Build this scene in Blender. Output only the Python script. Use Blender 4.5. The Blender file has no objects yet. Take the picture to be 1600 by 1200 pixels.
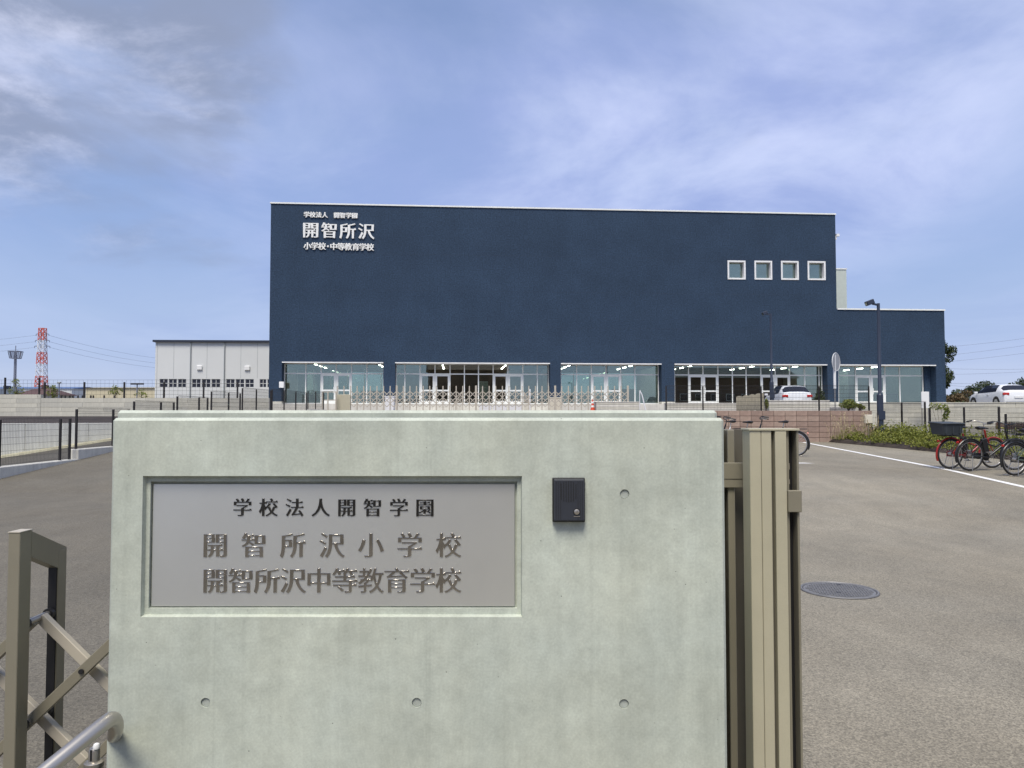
import bpy, bmesh, math, random
from mathutils import Vector, Matrix

# ------------------------------------------------------------------ camera, sky, sun, exposure
S = bpy.context.scene
COL = S.collection
EYE = 1.5
PITCH = math.radians(2.2)
cam_d = bpy.data.cameras.new('camera'); cam = bpy.data.objects.new('camera', cam_d); COL.objects.link(cam)
cam_d.sensor_width = 36.0; cam_d.lens = 27.0; cam_d.clip_start = 0.05; cam_d.clip_end = 6000
cam.location = (0, 0, EYE); cam.rotation_euler = (math.pi / 2 + PITCH, 0, 0)
S.camera = cam
SUN_EL = math.radians(60); SUN_AZ = math.radians(192)          # behind the viewer, to the left
SKY_STRENGTH = 0.05
S.view_settings.view_transform = 'Standard'; S.view_settings.look = 'None'
S.view_settings.gamma = 1.0; S.view_settings.use_curve_mapping = False
S.view_settings.exposure = 1.5

W = bpy.data.worlds.new('World'); S.world = W; W.use_nodes = True
nt = W.node_tree; nt.nodes.clear()
def N(t, **kw):
    n = nt.nodes.new(t)
    for k, v in kw.items(): setattr(n, k, v)
    return n
def LK(a, b): nt.links.new(a, b)
def MATH(op, a=None, b=None, clamp=False):
    n = N('ShaderNodeMath', operation=op, use_clamp=clamp)
    for i, v in enumerate((a, b)):
        if v is None: continue
        if isinstance(v, (int, float)): n.inputs[i].default_value = v
        else: LK(v, n.inputs[i])
    return n.outputs[0]
out = N('ShaderNodeOutputWorld')
sky = N('ShaderNodeTexSky', sky_type='NISHITA'); sky.sun_disc = False
sky.sun_elevation = SUN_EL; sky.sun_rotation = SUN_AZ; sky.air_density = 1.0; sky.dust_density = 0.6; sky.ozone_density = 2.2
bg_sky = N('ShaderNodeBackground'); LK(sky.outputs[0], bg_sky.inputs[0]); bg_sky.inputs[1].default_value = SKY_STRENGTH
tc = N('ShaderNodeTexCoord')
sep = N('ShaderNodeSeparateXYZ'); LK(tc.outputs['Generated'], sep.inputs[0])
zc = MATH('MAXIMUM', sep.outputs[2], 0.0)
den = MATH('ADD', zc, 0.16)
comb = N('ShaderNodeCombineXYZ')
LK(MATH('DIVIDE', sep.outputs[0], den), comb.inputs[0]); LK(MATH('DIVIDE', sep.outputs[1], den), comb.inputs[1])
def noise(scale, detail, rough, vec, off=(0, 0, 0), sc=(1, 1, 1), dist=0.0):
    mp = N('ShaderNodeMapping'); mp.inputs['Location'].default_value = off; mp.inputs['Scale'].default_value = sc
    LK(vec, mp.inputs[0])
    n = N('ShaderNodeTexNoise'); n.inputs['Scale'].default_value = scale; n.inputs['Detail'].default_value = detail
    n.inputs['Roughness'].default_value = rough; n.inputs['Distortion'].default_value = dist
    LK(mp.outputs[0], n.inputs['Vector']); return n.outputs[0]
def ramp(v, stops):
    r = N('ShaderNodeValToRGB'); LK(v, r.inputs[0])
    e = r.color_ramp.elements
    while len(e) < len(stops): e.new(0.5)
    for el, (p, c) in zip(e, stops):
        el.position = p; el.color = (c, c, c, 1) if isinstance(c, (int, float)) else (*c, 1)
    r.color_ramp.interpolation = 'EASE'
    return r.outputs[0]
veil = ramp(noise(0.62, 7, 0.50, comb.outputs[0], (3.1, 0.6, 0), (1.0, 0.7, 1), 0.4), [(0.30, 0.12), (0.60, 0.98)])
tint = noise(1.15, 9, 0.58, comb.outputs[0], (1.3, 7.7, 2), (1, .8, 1), .5)
mixv = N('ShaderNodeMixRGB'); LK(ramp(tint, [(0.36, 0.0), (0.64, 1.0)]), mixv.inputs[0])
mixv.inputs[1].default_value = (0.132, 0.162, 0.285, 1); mixv.inputs[2].default_value = (0.232, 0.258, 0.362, 1)
bg_veil = N('ShaderNodeBackground'); LK(mixv.outputs[0], bg_veil.inputs[0]); bg_veil.inputs[1].default_value = 1.0
# one heavier bank of cloud, high on the left; weaker ones wherever the same noise peaks
nrm = N('ShaderNodeVectorMath', operation='DOT_PRODUCT'); LK(tc.outputs['Generated'], nrm.inputs[0])
nrm.inputs[1].default_value = Vector((-0.72, 1.0, 0.62)).normalized()
bank = ramp(nrm.outputs['Value'], [(0.93, 0.0), (0.985, 0.36)])
hn = noise(1.35, 8, 0.52, comb.outputs[0], (6.35, 2.2, 0), (1, 1, 1), 0.25)
heavy = ramp(MATH('ADD', hn, bank), [(0.62, 0.0), (0.84, 0.92)])
mixh = N('ShaderNodeMixRGB'); LK(ramp(noise(2.6, 10, 0.62, comb.outputs[0], (0.4, 0.2, 5), (1, 1, 1), .2), [(0.46, 0.0), (0.74, 1.0)]), mixh.inputs[0])
mixh.inputs[1].default_value = (0.105, 0.125, 0.180, 1); mixh.inputs[2].default_value = (0.250, 0.265, 0.335, 1)
bg_heavy = N('ShaderNodeBackground'); LK(mixh.outputs[0], bg_heavy.inputs[0]); bg_heavy.inputs[1].default_value = 1.0
# even haze low over the horizon
bg_haze = N('ShaderNodeBackground'); LK(ramp(zc, [(0.0, (.190, .218, .285)), (0.09, (.148, .188, .282)), (0.24, (.100, .146, .258))]), bg_haze.inputs[0]); bg_haze.inputs[1].default_value = 1.0
hz = ramp(zc, [(0.0, 0.15), (0.14, 0.4), (0.33, 1.0)])            # clouds thin out towards the horizon
lowhaze = ramp(zc, [(0.0, 0.95), (0.20, 0.85), (0.46, 0.15)])
m0 = N('ShaderNodeMixShader'); LK(lowhaze, m0.inputs[0]); LK(bg_sky.outputs[0], m0.inputs[1]); LK(bg_haze.outputs[0], m0.inputs[2])
m1 = N('ShaderNodeMixShader'); LK(MATH('MULTIPLY', veil, hz), m1.inputs[0]); LK(m0.outputs[0], m1.inputs[1]); LK(bg_veil.outputs[0], m1.inputs[2])
m2 = N('ShaderNodeMixShader'); LK(MATH('MULTIPLY', heavy, hz), m2.inputs[0]); LK(m1.outputs[0], m2.inputs[1]); LK(bg_heavy.outputs[0], m2.inputs[2])
LK(m2.outputs[0], out.inputs[0])

sun_d = bpy.data.lights.new('sun', 'SUN'); sun = bpy.data.objects.new('sun', sun_d); COL.objects.link(sun)
sun_d.energy = 1.5; sun_d.angle = math.radians(24); sun_d.color = (1.0, 0.93, 0.81)
sdir = Vector((math.sin(SUN_AZ) * math.cos(SUN_EL), math.cos(SUN_AZ) * math.cos(SUN_EL), math.sin(SUN_EL)))
sun.rotation_euler = sdir.to_track_quat('Z', 'Y').to_euler()
sun.location = sdir * 60
try:
    S.cycles.use_denoising = True; S.cycles.max_bounces = 8; S.cycles.transparent_max_bounces = 24
    S.cycles.caustics_reflective = False; S.cycles.caustics_refractive = False
except Exception: pass

# ------------------------------------------------------------------ helpers
R = math.radians
rng = random.Random(11)
def at(px, py, Y):
    """point at world distance Y that the photograph's pixel (px, py) looks at"""
    u = (px - 800) / 1200; v = (600 - py) / 1200
    y = math.cos(PITCH) - v * math.sin(PITCH); z = math.sin(PITCH) + v * math.cos(PITCH)
    return Vector((u * Y / y, Y, EYE + z * Y / y))

class MB:
    def __init__(s): s.v = []; s.f = []
    def add(s, vs, fs):
        o = len(s.v); s.v += [tuple(p) for p in vs]; s.f += [tuple(i + o for i in f) for f in fs]; return s
    def box(s, x0, x1, y0, y1, z0, z1):
        return s.add([(x0,y0,z0),(x1,y0,z0),(x1,y1,z0),(x0,y1,z0),(x0,y0,z1),(x1,y0,z1),(x1,y1,z1),(x0,y1,z1)],
                     [(0,3,2,1),(4,5,6,7),(0,1,5,4),(1,2,6,5),(2,3,7,6),(3,0,4,7)])
    def obox(s, c, size, M=None):
        M = M or Matrix.Identity(3); c = Vector(c); hx, hy, hz_ = (d / 2 for d in size)
        P = [c + M @ Vector((a*hx, b*hy, d*hz_)) for a, b, d in ((-1,-1,-1),(1,-1,-1),(1,1,-1),(-1,1,-1),(-1,-1,1),(1,-1,1),(1,1,1),(-1,1,1))]
        return s.add(P, [(0,3,2,1),(4,5,6,7),(0,1,5,4),(1,2,6,5),(2,3,7,6),(3,0,4,7)])
    def bar(s, p, q, w, h=None, up=(0,0,1)):
        h = h or w; p = Vector(p); q = Vector(q); d = q - p; L = d.length; d.normalize()
        a = Vector(up); a = a - d * a.dot(d)
        if a.length < 1e-4: a = Vector((1,0,0)) - d * d.x
        a.normalize(); b = d.cross(a)
        M = Matrix((d, b, a)).transposed()
        return s.obox((p + q) / 2, (L, w, h), M)
    def wire(s, p, q, r):
        """cheap four-sided open bar"""
        p = Vector(p); q = Vector(q); d = (q - p).normalized()
        a = d.orthogonal().normalized() * r; b = d.cross(a)
        return s.add([p+a, p+b, p-a, p-b, q+a, q+b, q-a, q-b], [(0,1,5,4),(1,2,6,5),(2,3,7,6),(3,0,4,7)])
    def tube(s, pts, r, n=8, cap=True, closed=False):
        pts = [Vector(p) for p in pts]; m = len(pts); rs = r if isinstance(r, (list, tuple)) else [r] * m
        base = len(s.v); prev = None
        for i, p in enumerate(pts):
            if closed: t = pts[(i+1) % m] - pts[i-1]
            else: t = pts[min(i+1, m-1)] - pts[max(i-1, 0)]
            t.normalize()
            if prev is None: a = t.orthogonal().normalized()
            else:
                a = prev - t * prev.dot(t); a.normalize()
            prev = a; b = t.cross(a)
            for k in range(n):
                g = 2 * math.pi * k / n
                s.v.append(tuple(p + (a * math.cos(g) + b * math.sin(g)) * rs[i]))
        for i in range(m if closed else m - 1):
            j = (i + 1) % m
            for k in range(n):
                s.f.append((base+i*n+k, base+i*n+(k+1) % n, base+j*n+(k+1) % n, base+j*n+k))
        if cap and not closed:
            s.f.append(tuple(base + k for k in reversed(range(n)))); s.f.append(tuple(base + (m-1)*n + k for k in range(n)))
        return s
    def ring(s, c, rad, r, axis='Y', n=28, k=6, a0=0, a1=360):
        full = abs(a1 - a0) >= 359.9; cnt = n if full else n + 1
        pts = []
        for i in range(cnt):
            g = R(a0 + (a1 - a0) * i / n)
            u, w = math.cos(g) * rad, math.sin(g) * rad
            pts.append(Vector(c) + (Vector((u, 0, w)) if axis == 'Y' else Vector((u, w, 0)) if axis == 'Z' else Vector((0, u, w))))
        return s.tube(pts, r, k, closed=full)
    def prism(s, poly, y0, y1):
        """poly in (x, z), extruded along y"""
        n = len(poly)
        s_a = [(x, y0, z) for x, z in poly] + [(x, y1, z) for x, z in poly]
        a2 = sum(poly[i][0]*poly[(i+1) % n][1] - poly[(i+1) % n][0]*poly[i][1] for i in range(n))
        f = [tuple(range(n)), tuple(reversed(range(n, 2*n)))] + [(i, i+n, (i+1) % n + n, (i+1) % n) for i in range(n)]
        if a2 < 0: f = [tuple(reversed(q)) for q in f]
        return s.add(s_a, f)
    def cyl(s, c, r, z0, z1, n=20, r2=None, axis='Z'):
        r2 = r if r2 is None else r2; c = Vector(c)
        ax = {'Z': Vector((0,0,1)), 'Y': Vector((0,1,0)), 'X': Vector((1,0,0))}[axis]
        return s.tube([c + ax * z0, c + ax * z1], [r, r2], n)
    def lathe(s, c, prof, n=24):
        base = len(s.v); m = len(prof)
        for r, z in prof:
            for k in range(n):
                g = 2*math.pi*k/n; s.v.append((c[0]+r*math.cos(g), c[1]+r*math.sin(g), c[2]+z))
        for i in range(m-1):
            for k in range(n): s.f.append((base+i*n+k, base+i*n+(k+1) % n, base+(i+1)*n+(k+1) % n, base+(i+1)*n+k))
        s.f.append(tuple(base+k for k in reversed(range(n)))); s.f.append(tuple(base+(m-1)*n+k for k in range(n)))
        return s
    def leaf(s, c, size, rr, flat=0.0):
        d = Vector((rr.gauss(0,1), rr.gauss(0,1), rr.gauss(0,1) + flat)).normalized()
        a = d.orthogonal().normalized(); a = Matrix.Rotation(rr.uniform(0, 6.28), 3, d) @ a; b = d.cross(a)
        l = size * rr.uniform(.7, 1.3); w = l * .55; c = Vector(c)
        return s.add([c - a*l*.5, c + b*w*.5 + d*l*.08, c + a*l*.5, c - b*w*.5 + d*l*.08], [(0,1,2,3)])
    def clump(s, c, rad, n, size, rr, flat=.4):
        for _ in range(n):
            v = Vector((rr.gauss(0,1), rr.gauss(0,1), rr.gauss(0,1))).normalized() * rr.uniform(.35, 1) ** .6
            s.leaf((c[0]+v.x*rad[0], c[1]+v.y*rad[1], c[2]+v.z*rad[2]), size, rr, flat)
        return s
    def mesh(s, name, mat, smooth=False, bevel=0, seg=1):
        me = bpy.data.meshes.new(name); me.from_pydata(s.v, [], s.f); me.validate()
        if bevel:
            bm = bmesh.new(); bm.from_mesh(me)
            bmesh.ops.bevel(bm, geom=[e for e in bm.edges if len(e.link_faces) == 2 and e.calc_face_angle(0) > .6], offset=bevel, segments=seg, affect='EDGES', profile=.5)
            bm.to_mesh(me); bm.free()
        if mat: me.materials.append(mat)
        if smooth:
            for p in me.polygons: p.use_smooth = True
            try: me.set_sharp_from_angle(angle=R(38))
            except Exception: pass
        return me
    def build(s, name, mat, parent=None, smooth=False, bevel=0, seg=1, loc=None):
        return link(name, s.mesh(name, mat, smooth, bevel, seg), parent, loc)

def link(name, me, parent=None, loc=None, rot=None):
    o = bpy.data.objects.new(name, me); COL.objects.link(o)
    if parent: o.parent = parent
    if loc is not None: o.location = loc
    if rot is not None: o.rotation_euler = rot
    return o
def tag(o, label=None, cat=None, group=None, kind=None):
    if label: o['label'] = label
    if cat: o['category'] = cat
    if group: o['group'] = group
    if kind: o['kind'] = kind
    return o
def thing(name, label, cat, loc=(0,0,0), rz=0, group=None):
    o = bpy.data.objects.new(name, None); COL.objects.link(o); o.empty_display_size = .2
    o.location = loc; o.rotation_euler = (0, 0, rz); tag(o, label, cat, group); return o
def copy_tree(o, parent=None):
    c = o.copy(); COL.objects.link(c); c.parent = parent
    for ch in list(o.children): copy_tree(ch, c)
    return c

# ------------------------------------------------------------------ materials
def mat(name, col, rough=.6, metal=0.0, var=.12, scale=3.0, bump=0.0, bscale=80.0, spec=.5, fine=0.0, fscale=200.0, streak=0.0, emit=None, estr=0.0):
    m = bpy.data.materials.new(name); m.use_nodes = True; t = m.node_tree; b = t.nodes['Principled BSDF']
    b.inputs['Roughness'].default_value = rough; b.inputs['Metallic'].default_value = metal; b.inputs['Specular IOR Level'].default_value = spec
    tcn = t.nodes.new('ShaderNodeTexCoord')
    def ns(sc, det=5, stretch=None):
        n = t.nodes.new('ShaderNodeTexNoise'); n.inputs['Scale'].default_value = sc; n.inputs['Detail'].default_value = det; n.inputs['Roughness'].default_value = .6
        if stretch:
            mp = t.nodes.new('ShaderNodeMapping'); mp.inputs['Scale'].default_value = stretch
            t.links.new(tcn.outputs['Object'], mp.inputs[0]); t.links.new(mp.outputs[0], n.inputs['Vector'])
        else: t.links.new(tcn.outputs['Object'], n.inputs['Vector'])
        return n.outputs[0]
    def rmp(v, a, bb, lo, hi):
        r = t.nodes.new('ShaderNodeMapRange'); r.inputs['From Min'].default_value = a; r.inputs['From Max'].default_value = bb
        r.inputs['To Min'].default_value = lo; r.inputs['To Max'].default_value = hi; t.links.new(v, r.inputs['Value']); return r.outputs[0]
    fac = rmp(ns(scale), .3, .7, 1 - var, 1 + var)
    def mul(a, bb):
        n = t.nodes.new('ShaderNodeMath'); n.operation = 'MULTIPLY'; t.links.new(a, n.inputs[0]); t.links.new(bb, n.inputs[1]); return n.outputs[0]
    if fine: fac = mul(fac, rmp(ns(fscale, 2), .3, .7, 1 - fine, 1 + fine))
    if streak: fac = mul(fac, rmp(ns(1.0, 5, (9, 9, .35)), .35, .7, 1 + streak * .4, 1 - streak))
    vm = t.nodes.new('ShaderNodeVectorMath'); vm.operation = 'SCALE'; vm.inputs[0].default_value = col; t.links.new(fac, vm.inputs['Scale'])
    t.links.new(vm.outputs[0], b.inputs['Base Color'])
    if bump:
        bn = t.nodes.new('ShaderNodeBump'); bn.inputs['Strength'].default_value = bump; bn.inputs['Distance'].default_value = .01
        t.links.new(ns(bscale, 4), bn.inputs['Height']); t.links.new(bn.outputs[0], b.inputs['Normal'])
    if emit:
        b.inputs['Emission Color'].default_value = (*emit, 1); b.inputs['Emission Strength'].default_value = estr
    return m
def glass(name, tint=(.80,.88,.84), refl=.10, rough=.0):
    m = bpy.data.materials.new(name); m.use_nodes = True; t = m.node_tree; t.nodes.clear()
    o = t.nodes.new('ShaderNodeOutputMaterial'); tr = t.nodes.new('ShaderNodeBsdfTransparent'); tr.inputs[0].default_value = (*tint, 1)
    gl = t.nodes.new('ShaderNodeBsdfGlossy'); gl.inputs['Roughness'].default_value = rough; gl.inputs[0].default_value = (.90,1,.90,1)
    fr = t.nodes.new('ShaderNodeFresnel'); fr.inputs[0].default_value = 1.5
    ad = t.nodes.new('ShaderNodeMath'); ad.operation = 'ADD'; ad.use_clamp = True; ad.inputs[1].default_value = refl; t.links.new(fr.outputs[0], ad.inputs[0])
    mx = t.nodes.new('ShaderNodeMixShader'); t.links.new(ad.outputs[0], mx.inputs[0]); t.links.new(tr.outputs[0], mx.inputs[1]); t.links.new(gl.outputs[0], mx.inputs[2])
    t.links.new(mx.outputs[0], o.inputs[0]); return m
def foliage(name, c1, c2, trans=.25):
    m = bpy.data.materials.new(name); m.use_nodes = True; t = m.node_tree; b = t.nodes['Principled BSDF']
    b.inputs['Roughness'].default_value = .55; b.inputs['Specular IOR Level'].default_value = .3
    g = t.nodes.new('ShaderNodeNewGeometry'); mx = t.nodes.new('ShaderNodeMixRGB'); mx.inputs[1].default_value = (*c1, 1); mx.inputs[2].default_value = (*c2, 1)
    t.links.new(g.outputs['Random Per Island'], mx.inputs[0]); t.links.new(mx.outputs[0], b.inputs['Base Color'])
    tl = t.nodes.new('ShaderNodeBsdfTranslucent'); t.links.new(mx.outputs[0], tl.inputs[0])
    ms = t.nodes.new('ShaderNodeMixShader'); ms.inputs[0].default_value = trans
    t.links.new(b.outputs[0], ms.inputs[1]); t.links.new(tl.outputs[0], ms.inputs[2]); t.links.new(ms.outputs[0], t.nodes['Material Output'].inputs[0])
    return m
def asphalt_mat(name, c):
    """worn asphalt: aggregate speckle, big soft stains, faint wheel wear along the drive"""
    m = bpy.data.materials.new(name); m.use_nodes = True; t = m.node_tree; b = t.nodes['Principled BSDF']
    b.inputs['Roughness'].default_value = .78; b.inputs['Specular IOR Level'].default_value = .35
    tcn = t.nodes.new('ShaderNodeTexCoord')
    def ns(sc, det, st=(1,1,1), rough=.6, dist=0):
        mp = t.nodes.new('ShaderNodeMapping'); mp.inputs['Scale'].default_value = st; t.links.new(tcn.outputs['Object'], mp.inputs[0])
        n = t.nodes.new('ShaderNodeTexNoise'); n.inputs['Scale'].default_value = sc; n.inputs['Detail'].default_value = det; n.inputs['Roughness'].default_value = rough; n.inputs['Distortion'].default_value = dist
        t.links.new(mp.outputs[0], n.inputs['Vector']); return n.outputs[0]
    def rr(v, lo, hi, a=.3, bb=.7):
        r = t.nodes.new('ShaderNodeMapRange'); r.inputs['From Min'].default_value = a; r.inputs['From Max'].default_value = bb; r.inputs['To Min'].default_value = lo; r.inputs['To Max'].default_value = hi
        t.links.new(v, r.inputs['Value']); return r.outputs[0]
    fac = None
    vo = t.nodes.new('ShaderNodeTexVoronoi'); vo.inputs['Scale'].default_value = 130; t.links.new(tcn.outputs['Object'], vo.inputs['Vector'])
    sepc = t.nodes.new('ShaderNodeSeparateColor'); t.links.new(vo.outputs['Color'], sepc.inputs[0])
    for v in (rr(sepc.outputs[0], .62, 1.30, 0, 1), rr(ns(45, 4), .82, 1.16), rr(ns(2.2, 6, (1, .6, 1), .65, .6), .88, 1.1), rr(ns(.30, 5, (1, .7, 1), .55, .8), .80, 1.16), rr(ns(.55, 3, (1, .07, 1)), .93, 1.05)):
        if fac is None: fac = v
        else:
            n = t.nodes.new('ShaderNodeMath'); n.operation = 'MULTIPLY'; t.links.new(fac, n.inputs[0]); t.links.new(v, n.inputs[1]); fac = n.outputs[0]
    # the asphalt colour is scaled darker on the left, stepping at x = -0.4
    sx = t.nodes.new('ShaderNodeSeparateXYZ'); t.links.new(tcn.outputs['Object'], sx.inputs[0])
    n = t.nodes.new('ShaderNodeMath'); n.operation = 'MULTIPLY'; t.links.new(fac, n.inputs[0]); t.links.new(rr(sx.outputs[0], .60, 1.0, -.43, -.37), n.inputs[1]); fac = n.outputs[0]
    tw = t.nodes.new('ShaderNodeMixRGB'); tw.inputs[1].default_value = (c[0]*1.03, c[1]*.985, c[2]*.93, 1); tw.inputs[2].default_value = (c[0]*.97, c[1]*1.0, c[2]*1.06, 1)
    t.links.new(ns(.5, 4), tw.inputs[0])
    vm = t.nodes.new('ShaderNodeVectorMath'); vm.operation = 'SCALE'; t.links.new(tw.outputs[0], vm.inputs[0]); t.links.new(fac, vm.inputs['Scale']); t.links.new(vm.outputs[0], b.inputs['Base Color'])
    bn = t.nodes.new('ShaderNodeBump'); bn.inputs['Strength'].default_value = .5; bn.inputs['Distance'].default_value = .006; t.links.new(vo.outputs['Distance'], bn.inputs['Height']); t.links.new(bn.outputs[0], b.inputs['Normal'])
    return m
def concrete_mat(name, c, seam=None):
    """fair-faced concrete: cloudy mottling, air bubbles, faint rain streaks and shutter joints"""
    m = bpy.data.materials.new(name); m.use_nodes = True; t = m.node_tree; b = t.nodes['Principled BSDF']
    b.inputs['Roughness'].default_value = .62; b.inputs['Specular IOR Level'].default_value = .4
    tcn = t.nodes.new('ShaderNodeTexCoord')
    def ns(sc, det, st=(1,1,1), rough=.6, dist=0):
        mp = t.nodes.new('ShaderNodeMapping'); mp.inputs['Scale'].default_value = st; t.links.new(tcn.outputs['Object'], mp.inputs[0])
        n = t.nodes.new('ShaderNodeTexNoise'); n.inputs['Scale'].default_value = sc; n.inputs['Detail'].default_value = det; n.inputs['Roughness'].default_value = rough; n.inputs['Distortion'].default_value = dist
        t.links.new(mp.outputs[0], n.inputs['Vector']); return n.outputs[0]
    def rr(v, lo, hi, a=.3, bb=.7):
        r = t.nodes.new('ShaderNodeMapRange'); r.inputs['From Min'].default_value = a; r.inputs['From Max'].default_value = bb; r.inputs['To Min'].default_value = lo; r.inputs['To Max'].default_value = hi
        t.links.new(v, r.inputs['Value']); return r.outputs[0]
    def mul(a, bb):
        n = t.nodes.new('ShaderNodeMath'); n.operation = 'MULTIPLY'; t.links.new(a, n.inputs[0]); t.links.new(bb, n.inputs[1]); return n.outputs[0]
    fac = rr(ns(2.6, 6, rough=.62, dist=.6), .86, 1.12)
    fac = mul(fac, rr(ns(19, 7, rough=.75), .87, 1.12)); fac = mul(fac, rr(ns(150, 3), .92, 1.07))
    fac = mul(fac, rr(ns(1.0, 6, (14, 14, .9)), 1.03, .92, .4, .75))
    fac = mul(fac, rr(ns(1.0, 5, (46, 46, .35)), 1.01, .94, .5, .78))
    pit = ns(75, 2); pm = rr(pit, 1.0, .78, .70, .76); fac = mul(fac, pm)
    vo = t.nodes.new('ShaderNodeTexVoronoi'); vo.inputs['Scale'].default_value = 34; t.links.new(tcn.outputs['Object'], vo.inputs['Vector'])
    sc_ = t.nodes.new('ShaderNodeSeparateColor'); t.links.new(vo.outputs['Color'], sc_.inputs[0])
    hole = t.nodes.new('ShaderNodeMath'); hole.operation = 'MAXIMUM'; t.links.new(rr(vo.outputs['Distance'], .35, 1.0, .035, .075), hole.inputs[0]); t.links.new(rr(sc_.outputs[0], 0, 1, .84, .80), hole.inputs[1])
    fac = mul(fac, hole.outputs[0]); pm = mul(pm, hole.outputs[0])
    hgt = mul(pm, rr(ns(260, 3), .97, 1.0))
    if seam:
        sp = t.nodes.new('ShaderNodeSeparateXYZ'); t.links.new(tcn.outputs['Object'], sp.inputs[0])
        for x in seam:
            d = t.nodes.new('ShaderNodeMath'); d.operation = 'SUBTRACT'; d.inputs[1].default_value = x; t.links.new(sp.outputs[0], d.inputs[0])
            a = t.nodes.new('ShaderNodeMath'); a.operation = 'ABSOLUTE'; t.links.new(d.outputs[0], a.inputs[0])
            line = rr(a.outputs[0], .955, 1.0, .0006, .0032); fac = mul(fac, line); hgt = mul(hgt, line)
    tw = t.nodes.new('ShaderNodeMixRGB'); tw.inputs[1].default_value = (c[0]*1.02, c[1]*1.0, c[2]*.93, 1); tw.inputs[2].default_value = (c[0]*.96, c[1]*1.01, c[2]*1.04, 1)
    t.links.new(ns(3.1, 4), tw.inputs[0])
    vm = t.nodes.new('ShaderNodeVectorMath'); vm.operation = 'SCALE'; t.links.new(tw.outputs[0], vm.inputs[0]); t.links.new(fac, vm.inputs['Scale']); t.links.new(vm.outputs[0], b.inputs['Base Color'])
    bn = t.nodes.new('ShaderNodeBump'); bn.inputs['Strength'].default_value = .35; bn.inputs['Distance'].default_value = .003; t.links.new(hgt, bn.inputs['Height']); t.links.new(bn.outputs[0], b.inputs['Normal'])
    return m

m_asphalt = asphalt_mat('asphalt', (.25, .228, .175))
m_path = asphalt_mat('path_asphalt', (.16, .148, .118))
m_ground = mat('bare_ground', (.16, .145, .11), .9, var=.25, scale=.6, bump=.4, bscale=20)
m_soil = mat('dark_soil', (.040, .030, .024), .95, var=.35, scale=2.5, bump=.8, bscale=14)
m_paving = mat('terrace_paving', (.20, .17, .16), .85, var=.1, scale=.8, fine=.12, fscale=40)
m_line = mat('road_paint', (.74, .74, .72), .7, var=.08, scale=6, fine=.12, fscale=120)
m_conc = concrete_mat('fair_concrete', (.47, .50, .437), seam=(-.573, .027, -1.172))
m_conc2 = concrete_mat('fair_concrete_plain', (.47, .50, .437))
m_curb = mat('curb_concrete', (.60, .585, .52), .85, var=.1, scale=2, fine=.08, fscale=60, streak=.15)
m_block = mat('grey_block', (.52, .505, .43), .85, var=.10, scale=.7, fine=.08, fscale=30, streak=.12)
m_blockb = mat('grey_block_b', (.47, .46, .40), .85, var=.10, scale=.7, fine=.08, fscale=30, streak=.12)
m_pinkA = mat('split_block', (.30, .215, .175), .9, var=.14, scale=5, bump=.8, bscale=30, fine=.14, fscale=50)
m_pinkB = mat('split_block_b', (.265, .19, .155), .9, var=.14, scale=5, bump=.8, bscale=30, fine=.14, fscale=50)
m_pinkC = mat('split_block_c', (.325, .24, .195), .9, var=.14, scale=5, bump=.8, bscale=30, fine=.14, fscale=50)
m_mortar = mat('mortar', (.16, .125, .105), .95, var=.08)
m_navy = mat('navy_render', (.0265, .0485, .085), .85, var=.13, spec=.25, scale=.35, fine=.35, fscale=10, bump=.6, bscale=9, streak=.05)
m_navy_pole = mat('navy_steel', (.025, .035, .06), .45, var=.06)
m_white_al = mat('white_aluminium', (.76, .78, .76), .4, var=.04)
m_white = mat('white_paint', (.74, .75, .75), .5, var=.04)
m_bronze = mat('bronze_aluminium', (.255, .235, .175), .42, .25, var=.05, scale=6, fine=.03, fscale=300)
m_bronze_l = mat('bronze_aluminium_pale', (.47, .44, .32), .42, .15, var=.05, scale=6, fine=.03, fscale=300)
m_bronze_d = mat('bronze_aluminium_dark', (.13, .12, .095), .45, .25, var=.06, scale=6)
m_beige_gate = mat('beige_gate_paint', (.47, .43, .35), .5, .1, var=.05)
m_black = mat('black_plastic', (.012, .012, .013), .5, var=.1)
m_fence = mat('dark_fence_steel', (.017, .015, .015), .5, var=.1)
m_steel = mat('stainless', (.45, .425, .385), .36, .85, var=.05, scale=8)
m_plate = mat('brushed_plate', (.76, .765, .72), .40, .85, var=.05, scale=2.2, fine=.02, fscale=400, bump=.02, bscale=300)
m_letter = mat('polished_letter', (.42, .40, .375), .12, 1.0, var=.25, scale=9)
m_letter_reflect = mat('letter_dark_reflection', (.075, .074, .072), .2, .9, var=.3, scale=12)  # darker copy of the polished metal: a dark reflection put into the colour
m_letter_w = mat('white_letter', (.78, .79, .76), .45, var=.03)
m_inter = mat('intercom_body', (.028, .032, .042), .48, var=.08, scale=20)
m_red = mat('cone_red', (.62, .075, .03), .5, var=.06)
m_wood = mat('dark_wood_ceiling', (.085, .045, .030), .6, var=.15, scale=2)
m_brownwall = mat('brown_room_wall', (.10, .062, .046), .7, var=.12, scale=1)
m_palewall = mat('pale_room_wall', (.50, .55, .50), .8, var=.05)
m_taupewall = mat('taupe_room_wall', (.25, .23, .20), .8, var=.08)
m_floor = mat('room_floor', (.16, .13, .10), .4, var=.08)
m_tube = mat('light_tube', (.9, .9, .85), .5, emit=(1, .97, .88), estr=9.0)
m_glass = glass('pane_glass', refl=.15)
m_glass_d = glass('dark_window_glass', (.25, .28, .30), .12)
m_gym = mat('pale_grey_cladding', (.60, .62, .62), .55, var=.03, scale=.3)
m_gym_seam = mat('grey_pipe', (.33, .36, .37), .5, var=.04)
m_roofdark = mat('dark_roof', (.02, .026, .045), .5, var=.1)
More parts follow.
